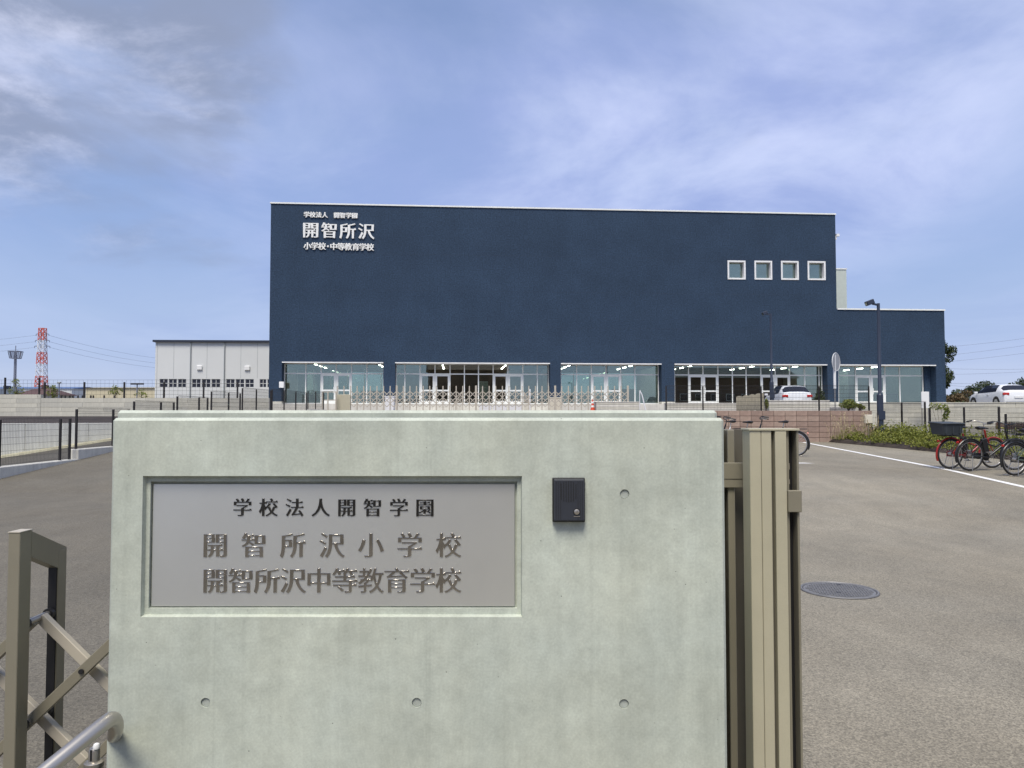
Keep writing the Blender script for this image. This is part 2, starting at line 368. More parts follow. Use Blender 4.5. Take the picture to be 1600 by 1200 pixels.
m_darkglass = mat('dark_glass', (.014, .016, .026), .08, var=.2, scale=.6)
m_leafA = foliage('shrub_leaves', (.11, .135, .022), (.26, .27, .055))
m_leafB = foliage('young_leaves', (.12, .17, .035), (.27, .28, .06))
m_leafD = foliage('dark_leaves', (.025, .045, .018), (.075, .095, .035))
m_leafBr = foliage('brown_leaves', (.10, .065, .03), (.16, .12, .06))
m_straw = foliage('dry_grass', (.42, .34, .20), (.55, .46, .30), .15)
m_bark = mat('bark', (.09, .07, .05), .9, var=.2, scale=8)
m_tyre = mat('tyre_rubber', (.014, .014, .014), .75, var=.1)
m_rim = mat('alloy_rim', (.55, .55, .56), .3, .8, var=.05)
m_carwhite = mat('car_white', (.72, .74, .76), .18, var=.01, spec=.6)
m_tail = mat('tail_lamp', (.42, .02, .015), .15, var=.05)
GLYPHS = {
    '学': '440,328 440,260 40,260 40,218 440,218 440,7 431,-20 428,-21 260,-20 280,-64 414,-62 502,-49 542,-29 553,-11 556,12 556,218 965,218 953,266 915,310 860,260 556,260 556,333 667,389 780,469 745,496 721,489 208,488 208,450 671,450 553,380;418,811 456,742 490,660 234,660 324,704 284,765 233,826 157,792 200,733 242,660 60,660 60,490 172,490 172,620 833,620 833,490 948,490 948,660 762,660 862,796 768,828 731,759 662,660 454,660 581,708 550,775 505,844',
    '校': '519,593 457,491 365,390 424,341 524,443 604,556;717,559 813,450 885,344 954,400 876,501 775,604;572,808 611,750 647,678 380,678 380,638 969,638 957,684 919,728 864,678 609,678 727,735 694,788 649,841;740,413 707,313 658,227 605,312 564,410 470,384 527,260 605,143 542,82 460,20 361,-32 399,-78 502,-27 588,27 661,91 737,27 823,-25 927,-71 943,-43 964,-16 867,26 784,84 718,144 793,262 844,387;173,826 173,614 43,614 43,572 166,572 126,422 77,288 16,176 70,78 149,232 173,296 173,-64 282,-64 282,346 330,245 392,324 282,505 282,572 395,572 383,620 345,664 290,614 282,614 282,826',
    '法': '93,784 202,725 294,660 333,716 238,774 125,825;39,513 147,456 237,393 274,448 181,505 71,556;68,-9 148,-73 242,84 331,249 257,315 160,137;366,-36 475,-12 808,32 860,-79 949,-33 877,99 776,237 700,200 792,68 478,33 578,182 675,360 957,360 945,408 907,451 852,401 693,401 693,611 916,611 904,660 866,704 811,654 693,654 693,826 578,826 578,654 363,654 363,611 578,611 578,401 319,401 319,360 556,360 473,195 417,100 364,28 347,17',
    '人': '437,822 433,711 412,534 345,312 220,116 45,-18 75,-47 98,-76 235,13 342,114 423,229 481,352 503,421 525,357 584,233 667,115 776,13 920,-73 938,-42 964,-13 812,91 674,276 605,443 569,589 553,690 560,822',
    '開': '546,350 546,212 446,212 446,350;213,212 213,177 343,177 320,82 280,8 237,-30 288,-77 342,-35 385,11 415,62 434,114 446,177 546,177 546,-46 653,-46 653,177 789,177 777,218 739,262 684,212 653,212 653,350 768,350 756,388 718,432 663,382 231,382 231,350 340,350 340,212;363,619 363,504 183,504 183,619;363,644 183,644 183,754 363,754;822,619 822,503 634,503 634,619;822,644 634,644 634,754 822,754;878,783 523,783 523,474 822,474 822,12 814,-18 813,-18 686,-17 696,-45 698,-64 815,-63 896,-48 925,-26 933,-9 936,16 936,783;69,783 69,-66 183,-66 183,475 474,475 474,783',
    '智': '635,705 803,705 803,463 635,463;525,744 525,424 916,424 916,744;289,132 715,132 715,4 289,4;289,162 289,286 715,286 715,162;175,318 175,-66 289,-66 289,-28 715,-28 715,-64 831,-64 831,318;142,834 106,739 46,650 120,604 194,710 238,710 238,638 235,586 30,586 30,554 237,554 183,455 120,396 42,355 81,313 178,363 247,412 296,470 447,360 493,406 324,509 338,554 523,554 511,592 473,637 418,586 348,586 349,637 349,710 497,710 485,748 447,793 392,742 215,742 242,813',
    '園': '351,418 648,418 648,308 351,308;442,692 442,638 241,638 241,618 442,618 442,528 183,528 183,508 814,508 802,534 764,578 709,528 551,528 551,618 761,618 749,644 711,688 656,638 551,638 551,692;247,434 247,293 480,293 376,217 282,165 182,126 212,91 336,144 430,199 430,74 537,74 537,209 657,150 770,82 804,117 680,186 783,262 737,290 755,305 755,434;554,293 744,293 632,206 517,255;62,782 62,-66 173,-66 173,-24 824,-24 824,-66 938,-66 938,782;173,15 173,742 824,742 824,15',
    '所': '514,722 514,406 512,320 504,230 486,140 454,53 399,-26 435,-55 466,-89 536,-1 586,97 614,203 628,308 631,406 631,444 746,444 746,-62 861,-62 861,444 978,444 966,492 928,536 873,486 631,486 631,701 783,729 938,776 902,821 730,764;192,346 192,391 192,536 350,536 350,346;456,811 288,760 78,724 78,391 75,252 58,106 16,-22 103,-91 151,29 179,160 191,308 462,308 462,574 192,574 192,702 339,725 489,768',
    '沢': '90,787 195,726 281,657 322,716 232,776 123,829;35,517 143,459 232,396 270,451 178,509 65,560;58,-9 142,-72 229,87 310,251 233,315 143,137;504,455 504,502 504,733 815,733 815,455;389,778 389,502 387,399 376,288 353,176 312,67 247,-30 287,-56 321,-88 387,-3 437,91 471,192 491,295 502,411 581,411 627,267 682,155 749,59 829,-19 926,-84 947,-49 973,-18 891,39 826,113 772,199 728,296 689,411 932,411 932,778',
    '小': '444,812 444,17 434,-16 428,-17 259,-16 279,-66 418,-64 511,-50 549,-28 561,-7 565,23 565,812;698,558 775,411 840,253 876,124 989,170 947,297 873,453 793,593;181,581 151,453 99,308 26,188 115,138 195,263 260,417 300,561',
    '中': '438,826 438,647 76,647 76,200 191,200 191,262 438,262 438,-64 557,-64 557,262 805,262 805,206 922,206 922,647 557,647 557,826;191,308 191,602 438,602 438,308;805,308 557,308 557,602 805,602',
    '等': '567,839 536,766 489,690 434,631 449,622 449,533 136,533 136,488 449,488 449,380 37,380 37,332 654,332 654,226 69,226 69,178 654,178 654,5 647,-16 638,-18 492,-17 513,-70 628,-68 706,-58 738,-40 749,-20 752,8 752,178 940,178 928,232 890,276 835,226 752,226 752,332 967,332 955,386 917,430 862,380 548,380 548,488 872,488 860,539 822,583 767,533 548,533 548,602 519,602 594,701 639,701 688,627 713,575 790,609 769,647 732,701 956,701 944,753 906,797 851,747 624,747 655,819;225,126 320,50 391,-28 451,21 376,96 278,167;175,840 140,761 90,680 33,613 100,569 147,622 203,701 219,701 249,629 263,581 346,612 311,701 499,701 487,753 449,797 394,747 230,747 261,817',
    '教': '627,837 592,679 541,532 473,409 441,432 422,427 318,427 388,509 529,509 529,567 431,567 497,678 550,793 475,815 418,689 341,567 288,567 288,674 413,674 413,731 288,731 288,836 210,836 210,731 78,731 78,674 210,674 210,567 36,567 36,509 298,509 217,427 119,427 119,374 157,374 34,298 85,243 175,302 263,374 371,374 311,320 248,275 248,202 36,182 44,120 248,142 248,-1 244,-15 235,-18 127,-18 147,-75 234,-74 292,-63 320,-39 327,-1 327,151 536,174 536,231 327,209 327,266 402,324 475,395 531,347 567,402 595,457 633,317 684,183 623,106 545,38 449,-18 492,-82 584,-27 662,37 726,110 780,35 843,-28 917,-81 940,-47 968,-18 892,34 828,102 775,182 829,298 871,431 902,588 965,588 965,650 669,650 710,824;648,588 816,588 781,412 732,274 684,417',
    '育': '713,376 713,268 294,268 294,376;179,410 179,-66 294,-66 294,108 713,108 713,-2 704,-32 708,-31 528,-31 542,-66 684,-65 774,-54 814,-35 825,-17 828,3 828,410;294,242 713,242 713,133 294,133;425,812 474,726 42,726 42,688 344,688 255,611 208,573 174,547 128,528 144,478 282,497 743,525 832,442 894,488 792,575 651,688 961,688 949,732 911,776 856,726 589,726 523,839;603,644 709,556 261,535 363,609 456,688 671,688',
    '・': '500,486 446,472 408,434 394,380 408,326 446,288 500,274 554,288 592,326 606,380 592,434 554,472',
}
# ------------------------------------------------------------------ terrain
def pw(t, pts):
    if t <= pts[0][0]: return pts[0][1]
    for (a, x), (b, y) in zip(pts, pts[1:]):
        if t <= b: return x + (y - x) * (t - a) / (b - a)
    return pts[-1][1]
LOT = [(10, 0), (17, .28), (27.2, .5)]
RAMP = [(14.6, 0), (33.5, 1.45), (37, 1.596)]
def lot_z(x, y):
    s = min(1, max(0, (x + 7) / 3)); s = s*s*(3 - 2*s)
    return pw(y, RAMP) * (1 - s) + pw(y, LOT) * s
def sheet(name, xs, ys, zf, m, parent=None):
    mb = MB(); nx = len(xs)
    for y in ys:
        for x in xs: mb.v.append((x, y, zf(x, y)))
    for j in range(len(ys) - 1):
        for i in range(nx - 1):
            mb.f.append((j*nx+i, j*nx+i+1, (j+1)*nx+i+1, (j+1)*nx+i))
    return tag(mb.build(name, m, parent), kind='structure')
def lin(a, b, n): return [a + (b - a) * i / n for i in range(n + 1)]
sheet('ground', [-2500, -300, -60, 60, 300, 2500], [-400, -40, 60, 300, 3000], lambda x, y: -.08, m_ground)
YS = sorted(set(lin(-30, 8, 4) + [10, 12, 14.6, 15.5, 17] + lin(17, 27.2, 10)))
sheet('asphalt_forecourt', [-10.8, -9, -7.5] + lin(-7, -4, 8) + [-2, 0, 4, 8, 11, 14], YS, lot_z, m_asphalt)
sheet('asphalt_ramp', [-10.8, -8.5, -6], [27.2, 29, 31, 33.5, 35, 37], lambda x, y: pw(y, RAMP), m_asphalt)
def path_z(x, y): return max(-.04, -.08 + .124 * x + .091 * y)
def wall_y(x): return 24 + (x + 16) * .8333
sheet('side_path', [-20, -18, -16, -14.5, -13, -11.0], [-30, 4, 8, 10, 12, 14, 16, 18, 20, 22, 24, 26, 28], path_z, m_path)
mb = MB(); xs_ = [-60, -40, -28, -22, -18, -15, -13, -11.2]
for f in lin(0, 1, 8):
    for x in xs_:
        y0 = wall_y(x) + .12; y = y0 + (44.1 - y0) * f; mb.v.append((x, y, 1.11 + .24 * f + .03 * math.sin(x*1.3 + y*.9)))
for j in range(8):
    for i in range(7): mb.f.append((j*8+i, j*8+i+1, (j+1)*8+i+1, (j+1)*8+i))
tag(mb.build('soil_bank', m_soil), kind='structure')
sheet('terrace_paving', [-11, -6], [37, 45, 58], lambda x, y: 1.6, m_paving)
sheet('terrace_paving', [-6, 14.1], [27.35, 45, 58], lambda x, y: 1.6, m_paving)
sheet('terrace_paving', [14.1, 20.4], [45, 52, 60], lambda x, y: 1.6, m_paving)
sheet('parking_lot', [20.4, 30, 70], [45.3, 52, 62, 90], lambda x, y: 1.84, m_asphalt)
sheet('terrace_paving', [-18.8, -11], [44.2, 50, 58], lambda x, y: 1.6, m_paving)
sheet('upper_terrace', [-120, -60, -18.8], [44.3, 80, 140], lambda x, y: 2.3, m_ground)
sheet('lower_ground', [14.1, 20, 30, 60], [10, 20, 30, 45], lambda x, y: .55 + .006 * (y - 10), m_ground)

def painted(name, poly, label=None):
    """flat paint following the forecourt: list of (x0, x1, y) rows"""
    mb = MB()
    for x0, x1, y in poly: mb.v += [(x0, y, lot_z(x0, y) + .005), (x1, y, lot_z(x1, y) + .005)]
    for i in range(len(poly) - 1): mb.f.append((2*i, 2*i+1, 2*i+3, 2*i+2))
    return tag(mb.build(name, m_line), kind='structure')
def lx(y): return 9.32 + (10.16 - 9.32) * (y - 14) / 12.8
painted('painted_edge_line', [(lx(y) - .07, lx(y) + .07, y) for y in (8, 10, 12, 14.6, 15.5, 17, 18, 20, 22, 24, 26.9)])
painted('painted_bay_line', [(5.2, 7.22, 18.35), (5.2, 7.02, 18.52)])

# planting bed between forecourt and right-hand fence
def bed_x(y): return pw(y, [(12, 12.7), (17, 12.75), (21.8, 12.25), (26.95, 11.15)])
mb = MB(); rows = lin(14, 27.1, 26)
for y in rows:
    b0 = lot_z(12, y)
    for k, (x, dz) in enumerate(((bed_x(y), .006), (bed_x(y) + .12, .10), ((bed_x(y) + 13.9) / 2, .22), (13.9, .30))):
        mb.v.append((x + (0 if k == 0 else .03 * math.sin(y * 3 + k)), y, b0 + dz))
for j in range(len(rows) - 1):
    for i in range(3): mb.f.append((j*4+i, j*4+i+1, (j+1)*4+i+1, (j+1)*4+i))
tag(mb.build('planting_bed', m_soil), kind='structure')

# ------------------------------------------------------------------ the sign wall in front
def apply_bool(o, cutters):
    for c in cutters:
        md = o.modifiers.new('cut', 'BOOLEAN'); md.operation = 'DIFFERENCE'; md.solver = 'EXACT'; md.object = c
    dg = bpy.context.evaluated_depsgraph_get(); dg.update()
    me = bpy.data.meshes.new_from_object(o.evaluated_get(dg)); o.modifiers.clear(); o.data = me
    for c in cutters: bpy.data.objects.remove(c)
YW = 2.2; WT = .19
wl = at(175, 653, YW).x; wr = at(1131.5, 653, YW).x; wtop = at(600, 653, YW).z
gw = thing('sign_wall', 'grey-green fair-faced concrete wall carrying the engraved name plaque', 'wall', ((wl + wr) / 2, YW, 0))
cx = (wl + wr) / 2
mb = MB().box(wl - cx, wr - cx, 0, WT, -.03, wtop)
body = mb.build('wall_body', None, gw, bevel=.008); body.data.materials.append(m_conc)
def rect_px(x0, y0, x1, y1, Y): a = at(x0, y1, Y); b = at(x1, y0, Y); return a.x - cx, b.x - cx, a.z, b.z
cut = []
x0, x1, z0, z1 = rect_px(218, 742.5, 817, 965.5, YW)
def frustum(x0, x1, z0, z1, y0, y1, t):
    m = MB(); m.add([(x0,y0,z0),(x1,y0,z0),(x1,y0,z1),(x0,y0,z1),(x0+t,y1,z0+t),(x1-t,y1,z0+t),(x1-t,y1,z1-t),(x0+t,y1,z1-t)],
                    [(0,1,2,3),(7,6,5,4),(0,4,5,1),(1,5,6,2),(2,6,7,3),(3,7,4,0)]); return m
c1 = frustum(x0, x1, z0, z1, 0, .016, .006); c1.v = [(x, -.01 if y == 0 else y, z) for x, y, z in c1.v]
cut.append(c1.build('cutter', None, gw))
X0, X1, Z0, Z1 = rect_px(231, 752.5, 808, 951, YW + .012)
cut.append(MB().box(X0, X1, -.02, .030, Z0, Z1).build('cutter', None, gw))
ties = [(976, 772), (321, 1098), (651, 1098), (975, 1100)]
tp = [at(x, y, YW) for x, y in ties] + [at(x, 1100, YW) - Vector((0, 0, .6)) for x in (321, 651, 975)]
for p in tp: cut.append(MB().cyl((p.x - cx, 0, p.z), .0135, -.02, .011, 24, axis='Y').build('cutter', None, gw))
apply_bool(body, cut)
m_plug = mat('tie_plug', (.36, .39, .35), .8, var=.12, scale=90)
for p in tp: MB().cyl((p.x - cx, 0, p.z), .0126, .0045, .0125, 24, axis='Y').build('tie_plug', m_plug, gw)

YR = 2.76
rl = at(182, 641, YR).x; rr_ = at(1121, 641, YR).x; rtop = at(600, 641, YR).z
o = MB().box(rl, rr_, YR, YR + .15, -.03, rtop).build('pocket_wall', m_conc2, bevel=.010)
tag(o, 'concrete wall just behind the sign wall, only its top strip in view', 'wall')

# ---- name plaque
GL = {k: [[tuple(int(c) for c in p.split(',')) for p in r.split(' ')] for r in v.split(';')] for k, v in GLYPHS.items()}
_gc = {}
def glyph(ch, size, depth, m, bevel=0.0):
    key = (ch, size, depth, m.name)
    if key in _gc: return _gc[key]
    cu = bpy.data.curves.new('glyph', 'CURVE'); cu.dimensions = '2D'; cu.fill_mode = 'BOTH'; cu.extrude = depth / 2; cu.bevel_depth = bevel; cu.bevel_resolution = 0
    for poly in GL[ch]:
        sp = cu.splines.new('POLY'); sp.points.add(len(poly) - 1); sp.use_cyclic_u = True
        for q, (x, y) in zip(sp.points, poly): q.co = ((x / 1000 - .5) * size, (y / 1000 - .38) * size, 0, 1)
    t = bpy.data.objects.new('glyph', cu); COL.objects.link(t)
    dg = bpy.context.evaluated_depsgraph_get(); dg.update()
    me = bpy.data.meshes.new_from_object(t.evaluated_get(dg)); me.name = 'letter'; me.materials.clear(); me.materials.append(m)
    bpy.data.objects.remove(t); _gc[key] = me
    return me
YP = YW + .024                                             # front of the plate
pq = thing('name_plaque', 'engraved stainless steel school name plaque set into the concrete wall', 'sign', (cx, YP, 0))
X0, X1, Z0, Z1 = rect_px(236, 756, 804.5, 947.5, YP)
MB().box(X0, X1, 0, .0059, Z0, Z1).build('plate', m_plate, pq, bevel=.0012)
def plaque_row(txt, px0, px1, py0, py1, em, m):
    n = len(txt)
    for i, ch in enumerate(txt):
        f = i / (n - 1); p = at(px0 + (px1 - px0) * f, py0 + (py1 - py0) * f, YP)
        link('letter', glyph(ch, em / 1200 * YP, .0018, m, .0004), pq, (p.x - cx, -.0012, p.z), (math.pi / 2, 0, 0))
plaque_row('学校法人開智学園', 379, 664, 792.5, 793, 30, m_letter_reflect)
plaque_row('開智所沢小学校', 336.5, 701, 851.5, 851.5, 41, m_letter)
plaque_row('開智所沢中等教育学校', 336.5, 701, 907, 906.5, 41.5, m_letter)

# ---- intercom
p0 = at(863.5, 816.5, YW - .02); p1 = at(914.5, 747, YW - .02); w = p1.x - p0.x; h = p1.z - p0.z
ic = thing('intercom', 'small dark intercom with speaker slots and a round silver call button', 'intercom', (p0.x, YW, p0.z))
MB().box(0, w, -.012, 0, 0, h).build('back_box', m_black, ic, bevel=.002)
MB().box(.0035, w - .003, -.026, -.0121, .005, h - .003).build('face_plate', m_inter, ic, bevel=.003, seg=2)
for i in range(13):
    x = .010 + i * (w - .019) / 12; e = abs(i - 6)
    if e > 3.6: MB().box(x - .0006, x + .0006, -.0265, -.0258, .010, h - .009).build('face_rib', m_black, ic)
for i, L in enumerate((.045, .055, .058, .060, .058, .055, .042)):
    x = w * .5 + (i - 3) * .0069 - .0015
    MB().box(x - .0012, x + .0012, -.0265, -.0255, h * .70 - L * .5, h * .70 + L * .5).build('speaker_slot', m_black, ic)
MB().cyl((w * .73, 0, h * .245), .0098, -.0268, -.0255, 24, axis='Y').build('button_ring', m_black, ic)
MB().lathe((0, 0, 0), [(.0002, -.0005), (.0078, -.0005), (.0074, .0018), (.0045, .0030), (.0003, .0034)], 24).build('call_button', m_steel, ic, smooth=True).matrix_local = Matrix.Translation((w * .73, -.0266, h * .245)) @ Matrix.Rotation(math.pi / 2, 4, 'X')
MB().box(w * .64, w * .83, -.0268, -.0255, h * .135, h * .152).build('button_strip', m_steel, ic)
MB().cyl((w * .5, 0, h * .045), .0025, -.0264, -.0240, 12, axis='Y').build('screw', m_black, ic)

# ------------------------------------------------------------------ stored gate leaf at the right of the wall
YG = 2.5
gt = thing('stored_gate_leaf', 'tall olive-beige aluminium gate leaf stored behind the right end of the sign wall', 'gate', (at(1190, 700, YG).x, YG, 0))
gx0 = gt.location.x; gtop = at(1200, 671, YG).z
def gx(px, Y=YG): return at(px, 900, Y).x - gx0
def gbox(name, pa, pb, ya, yb, z0, z1, m, bevel=.0015):
    return MB().box(gx(pa, YG + max(ya, 0)), gx(pb, YG + max(ya, 0)), ya, yb, z0, z1).build(name, m, gt, bevel=bevel)
zb = .05
gbox('face_board', 1174, 1191.6, 0, .080, zb, gtop - .004, m_bronze_l)
gbox('face_board', 1192.2, 1208, .0004, .080, zb, gtop - .004, m_bronze_l)
gbox('groove_strip', 1208, 1213.5, .020, .075, zb, gtop - .004, m_bronze_d, 0)
gbox('face_board', 1213.5, 1231.5, -.002, .080, zb, gtop - .004, m_bronze_l)
gbox('edge_rib', 1231.5, 1235.5, .010, .080, zb, gtop - .004, m_bronze)
gbox('lock_channel', 1235.5, 1247.5, .045, .080, zb, gtop - .006, m_black, 0)
gbox('edge_flange', 1247.5, 1251, .002, .080, zb, gtop - .004, m_bronze)
MB().box(gx(1173.5) - .003, gx(1251) + .002, -.004, .084, gtop - .004, gtop + .003).build('top_cap', m_bronze_l, gt, bevel=.001)
def gz(py, Y=YG): return at(1200, py, Y).z
MB().box(gx(1232), gx(1253.5), -.008, .010, gz(800), gz(766)).build('strike_bracket', m_bronze, gt, bevel=.002)
for ya, yb, xa, xb in ((679, 683.5, 1238, 1241), (691, 713, 1238.5, 1241), (725, 735, 1239, 1243), (751, 758, 1239, 1243)):
    MB().box(gx(xa), gx(xb), .040, .0445, gz(yb), gz(ya)).build('lock_plate', m_beige_gate, gt)
# the leaf behind it, folded into the pocket
g2 = thing('folded_gate_leaf', 'darker folded gate leaf seen in the gap between wall and stored leaf', 'gate', (at(1148, 700, 2.62).x, 2.62, 0))
def hx(px, Y): return at(px, 900, Y).x - g2.location.x
t2 = at(1148, 671.5, 2.62).z
MB().box(hx(1124, 2.70), hx(1172, 2.70), .075, .095, .05, t2).build('back_board', m_bronze_d, g2)
MB().box(hx(1139, 2.63), hx(1150, 2.63), .01, .07, .05, t2).build('stile', m_bronze, g2, bevel=.002)
MB().box(hx(1122, 2.63), hx(1133.5, 2.63), .012, .07, .05, t2 - .003).build('stile', m_bronze_d, g2, bevel=.002)
MB().box(hx(1122, 2.62), hx(1165, 2.62), -.002, .0098, at(1148, 748.6, 2.62).z, at(1148, 723, 2.62).z).build('lock_rail', m_bronze, g2, bevel=.0015)
MB().box(hx(1122, 2.62), hx(1165, 2.62), .000, .0096, at(1148, 762, 2.62).z, at(1148, 749, 2.62).z).build('lock_rail', m_bronze, g2, bevel=.0015)

# ------------------------------------------------------------------ accordion gate post at the left edge
XA = -1.59; PY0 = 2.5; pwid = .0385
ag = thing('accordion_gate', 'bronze aluminium accordion gate with crossed lattice bars left of the sign wall', 'gate', (XA - pwid / 2, 2.63, 0))
ox, oy = ag.location.x, 2.63
ptop = at(37, 832.5, PY0).z
def agbox(name, x0, x1, y0, y1, z0, z1, m, bevel=.002): return MB().box(x0 - ox, x1 - ox, y0 - oy, y1 - oy, z0, z1).build(name, m, ag, bevel=bevel)
def gate_frame(X):
    agbox('front_post', X - pwid, X, 2.5, 2.562, .07, ptop, m_bronze)
    agbox('post_cap', X - pwid - .001, X + .001, 2.4985, 2.564, ptop, ptop + .003, m_beige_gate, 0)
    agbox('rear_post', X - pwid + .004, X, 2.715, 2.765, .07, 1.022, m_bronze)
    agbox('post_channel', X - pwid + .007, X - .004, 2.709, 2.7148, .09, .99, m_black, 0)
    m = MB(); prof = [(2.5622, 1.110), (2.765, 1.0235), (2.765, 1.0222), (2.722, 1.0222), (2.722, .956), (2.5622, 1.026)]
    m.add([(X - pwid + .002 - ox, y - oy, z) for y, z in prof] + [(X - .0005 - ox, y - oy, z) for y, z in prof],
          [tuple(range(6)), tuple(reversed(range(6, 12)))] + [(i, i + 6, (i + 1) % 6 + 6, (i + 1) % 6) for i in range(6)])
    m.build('link_plate', m_bronze, ag)
    for z in (.805, .475, .145):
        MB().cyl((X - pwid * .5 - ox, 0, z), .011, 2.5622 - oy, 2.7088 - oy, 12, axis='Y').build('axle', m_steel, ag, smooth=True)
        MB().cyl((X - pwid * .5 - ox, 0, z), .017, 2.565 - oy, 2.577 - oy, 14, axis='Y').build('axle_bush', m_black, ag)
        MB().cyl((X - pwid * .5 - ox, 0, z), .019, 2.690 - oy, 2.705 - oy, 14, axis='Y').build('axle_bush', m_black, ag)
    MB().cyl((X - pwid * .5 - ox, 0, .035), .035, 2.51 - oy, 2.53 - oy, 20, axis='Y').build('caster', m_black, ag)
    MB().cyl((X - pwid * .5 - ox, 0, .035), .035, 2.73 - oy, 2.75 - oy, 20, axis='Y').build('caster', m_black, ag)
STEP = .345
for k in (-1, 0, 1): gate_frame(XA + STEP * k)
for k in (-2, -1, 0, 1):
    xa = XA - pwid * .5 + STEP * k - ox; xb = xa + STEP
    for za, zb_ in ((.805, .475), (.475, .145)):
        MB().bar((xa, 2.655 - oy, za), (xb, 2.655 - oy, zb_), .026, .034, (0, 0, 1)).build('lattice_bar', m_beige_gate, ag, bevel=.002)  # paler colour on these bars imitates their sunlit tops
        MB().bar((xa, 2.612 - oy, zb_), (xb, 2.612 - oy, za), .026, .034, (0, 0, 1)).build('lattice_bar', m_bronze, ag, bevel=.002)
        MB().cyl(((xa + xb) / 2, 0, (za + zb_) / 2), .0085, 2.5925 - oy, 2.5985 - oy, 12, axis='Y').build('pivot_bolt', m_black, ag)

# ------------------------------------------------------------------ handrail and drop-bolt post
a = at(-60, 1312, 1.72); b_ = at(166, 1127, 2.02)
pts = [a, a.lerp(b_, .5), b_]
e1 = at(177, 1122, 2.06); e2 = at(181.5, 1131, 2.09); e3 = at(180.5, 1143, 2.115)
hr = thing('handrail', 'satin stainless tube handrail ending in a bend at the sign wall', 'handrail', (a.x, a.y, 0))
loc = Vector((a.x, a.y, 0))
path = [a - loc, (a.lerp(b_, .5)) - loc, b_ - loc, e1 - loc, e2 - loc, e3 - loc, at(178, 1149, 2.2) - loc]
def smooth_path(P, it=2):
    for _ in range(it):
        Q = [P[0]]
        for u, v in zip(P, P[1:]): Q += [u.lerp(v, .25), u.lerp(v, .75)]
        Q.append(P[-1]); P = Q
    return P
MB().tube(smooth_path(path), .0195, 18).build('rail', m_steel, hr, smooth=True)
q = path[0]; MB().tube([q + Vector((.02, .01, -.02)), Vector((q.x + .02, q.y + .01, 0))], .017, 14).build('rail_post', m_steel, hr, smooth=True)
bp = at(147, 1187, 2.42)
bo = thing('bolt_post', 'short stainless lock post with a collar below the handrail', 'post', (bp.x, bp.y, 0))
MB().lathe((0, 0, 0), [(.034, 0), (.034, .02), (.0265, .024), (.0265, bp.z - .022), (.0285, bp.z - .018), (.0285, bp.z - .006), (.022, bp.z - .002)], 24).build('post_tube', m_steel, bo, smooth=True)
MB().lathe((0, 0, bp.z), [(.0165, -.004), (.0165, .030), (.013, .036)], 20).build('bolt_head', m_steel, bo, smooth=True)
MB().box(-.004, .002, -.0175, -.015, bp.z + .002, bp.z + .036).build('bolt_slot', m_black, bo)
MB().lathe((.009, -.004, bp.z + .036), [(.010, 0), (.011, .007), (.008, .014), (.002, .017)], 14).build('bolt_knob', m_white, bo, smooth=True)

# ------------------------------------------------------------------ manhole
mc = at(1311, 920, 6.57); mc.z = lot_z(mc.x, mc.y)
mh = thing('manhole_cover', 'round grey cast iron manhole cover in the asphalt by the gate', 'manhole', mc, R(12))
m_iron = mat('cast_iron', (.19, .19, .192), .55, .3, var=.15, scale=12)
m_iron_d = mat('cast_iron_gap', (.045, .045, .048), .8, var=.2)
MB().cyl((0, 0, 0), .315, .001, .004, 48).build('frame_gap', m_iron_d, mh)
MB().ring((0, 0, .004), .302, .010, 'Z', 48, 6).build('frame_ring', m_iron, mh, smooth=True)
MB().cyl((0, 0, 0), .285, .004, .006, 48).build('lid', m_iron, mh)
mb = MB()
for i in range(-11, 12):
    for j in range(-11, 12):
        x, y = (i + (j % 2) * .5) * .024, j * .024
        if x*x + y*y < .262**2 and not (abs(x - .1) < .03 and abs(y + .02) < .02): mb.obox((x, y, .008), (.016, .016, .006), Matrix.Rotation(R(45 if (i + j) % 2 else 0), 3, 'Z'))
tag(mb.build('lid_studs', m_iron, mh), kind='stuff')
for x, y in ((-.07, -.09), (.11, .16)): MB().box(x - .018, x + .018, y - .011, y + .011, .0115, .0122).build('lift_slot', m_black, mh)
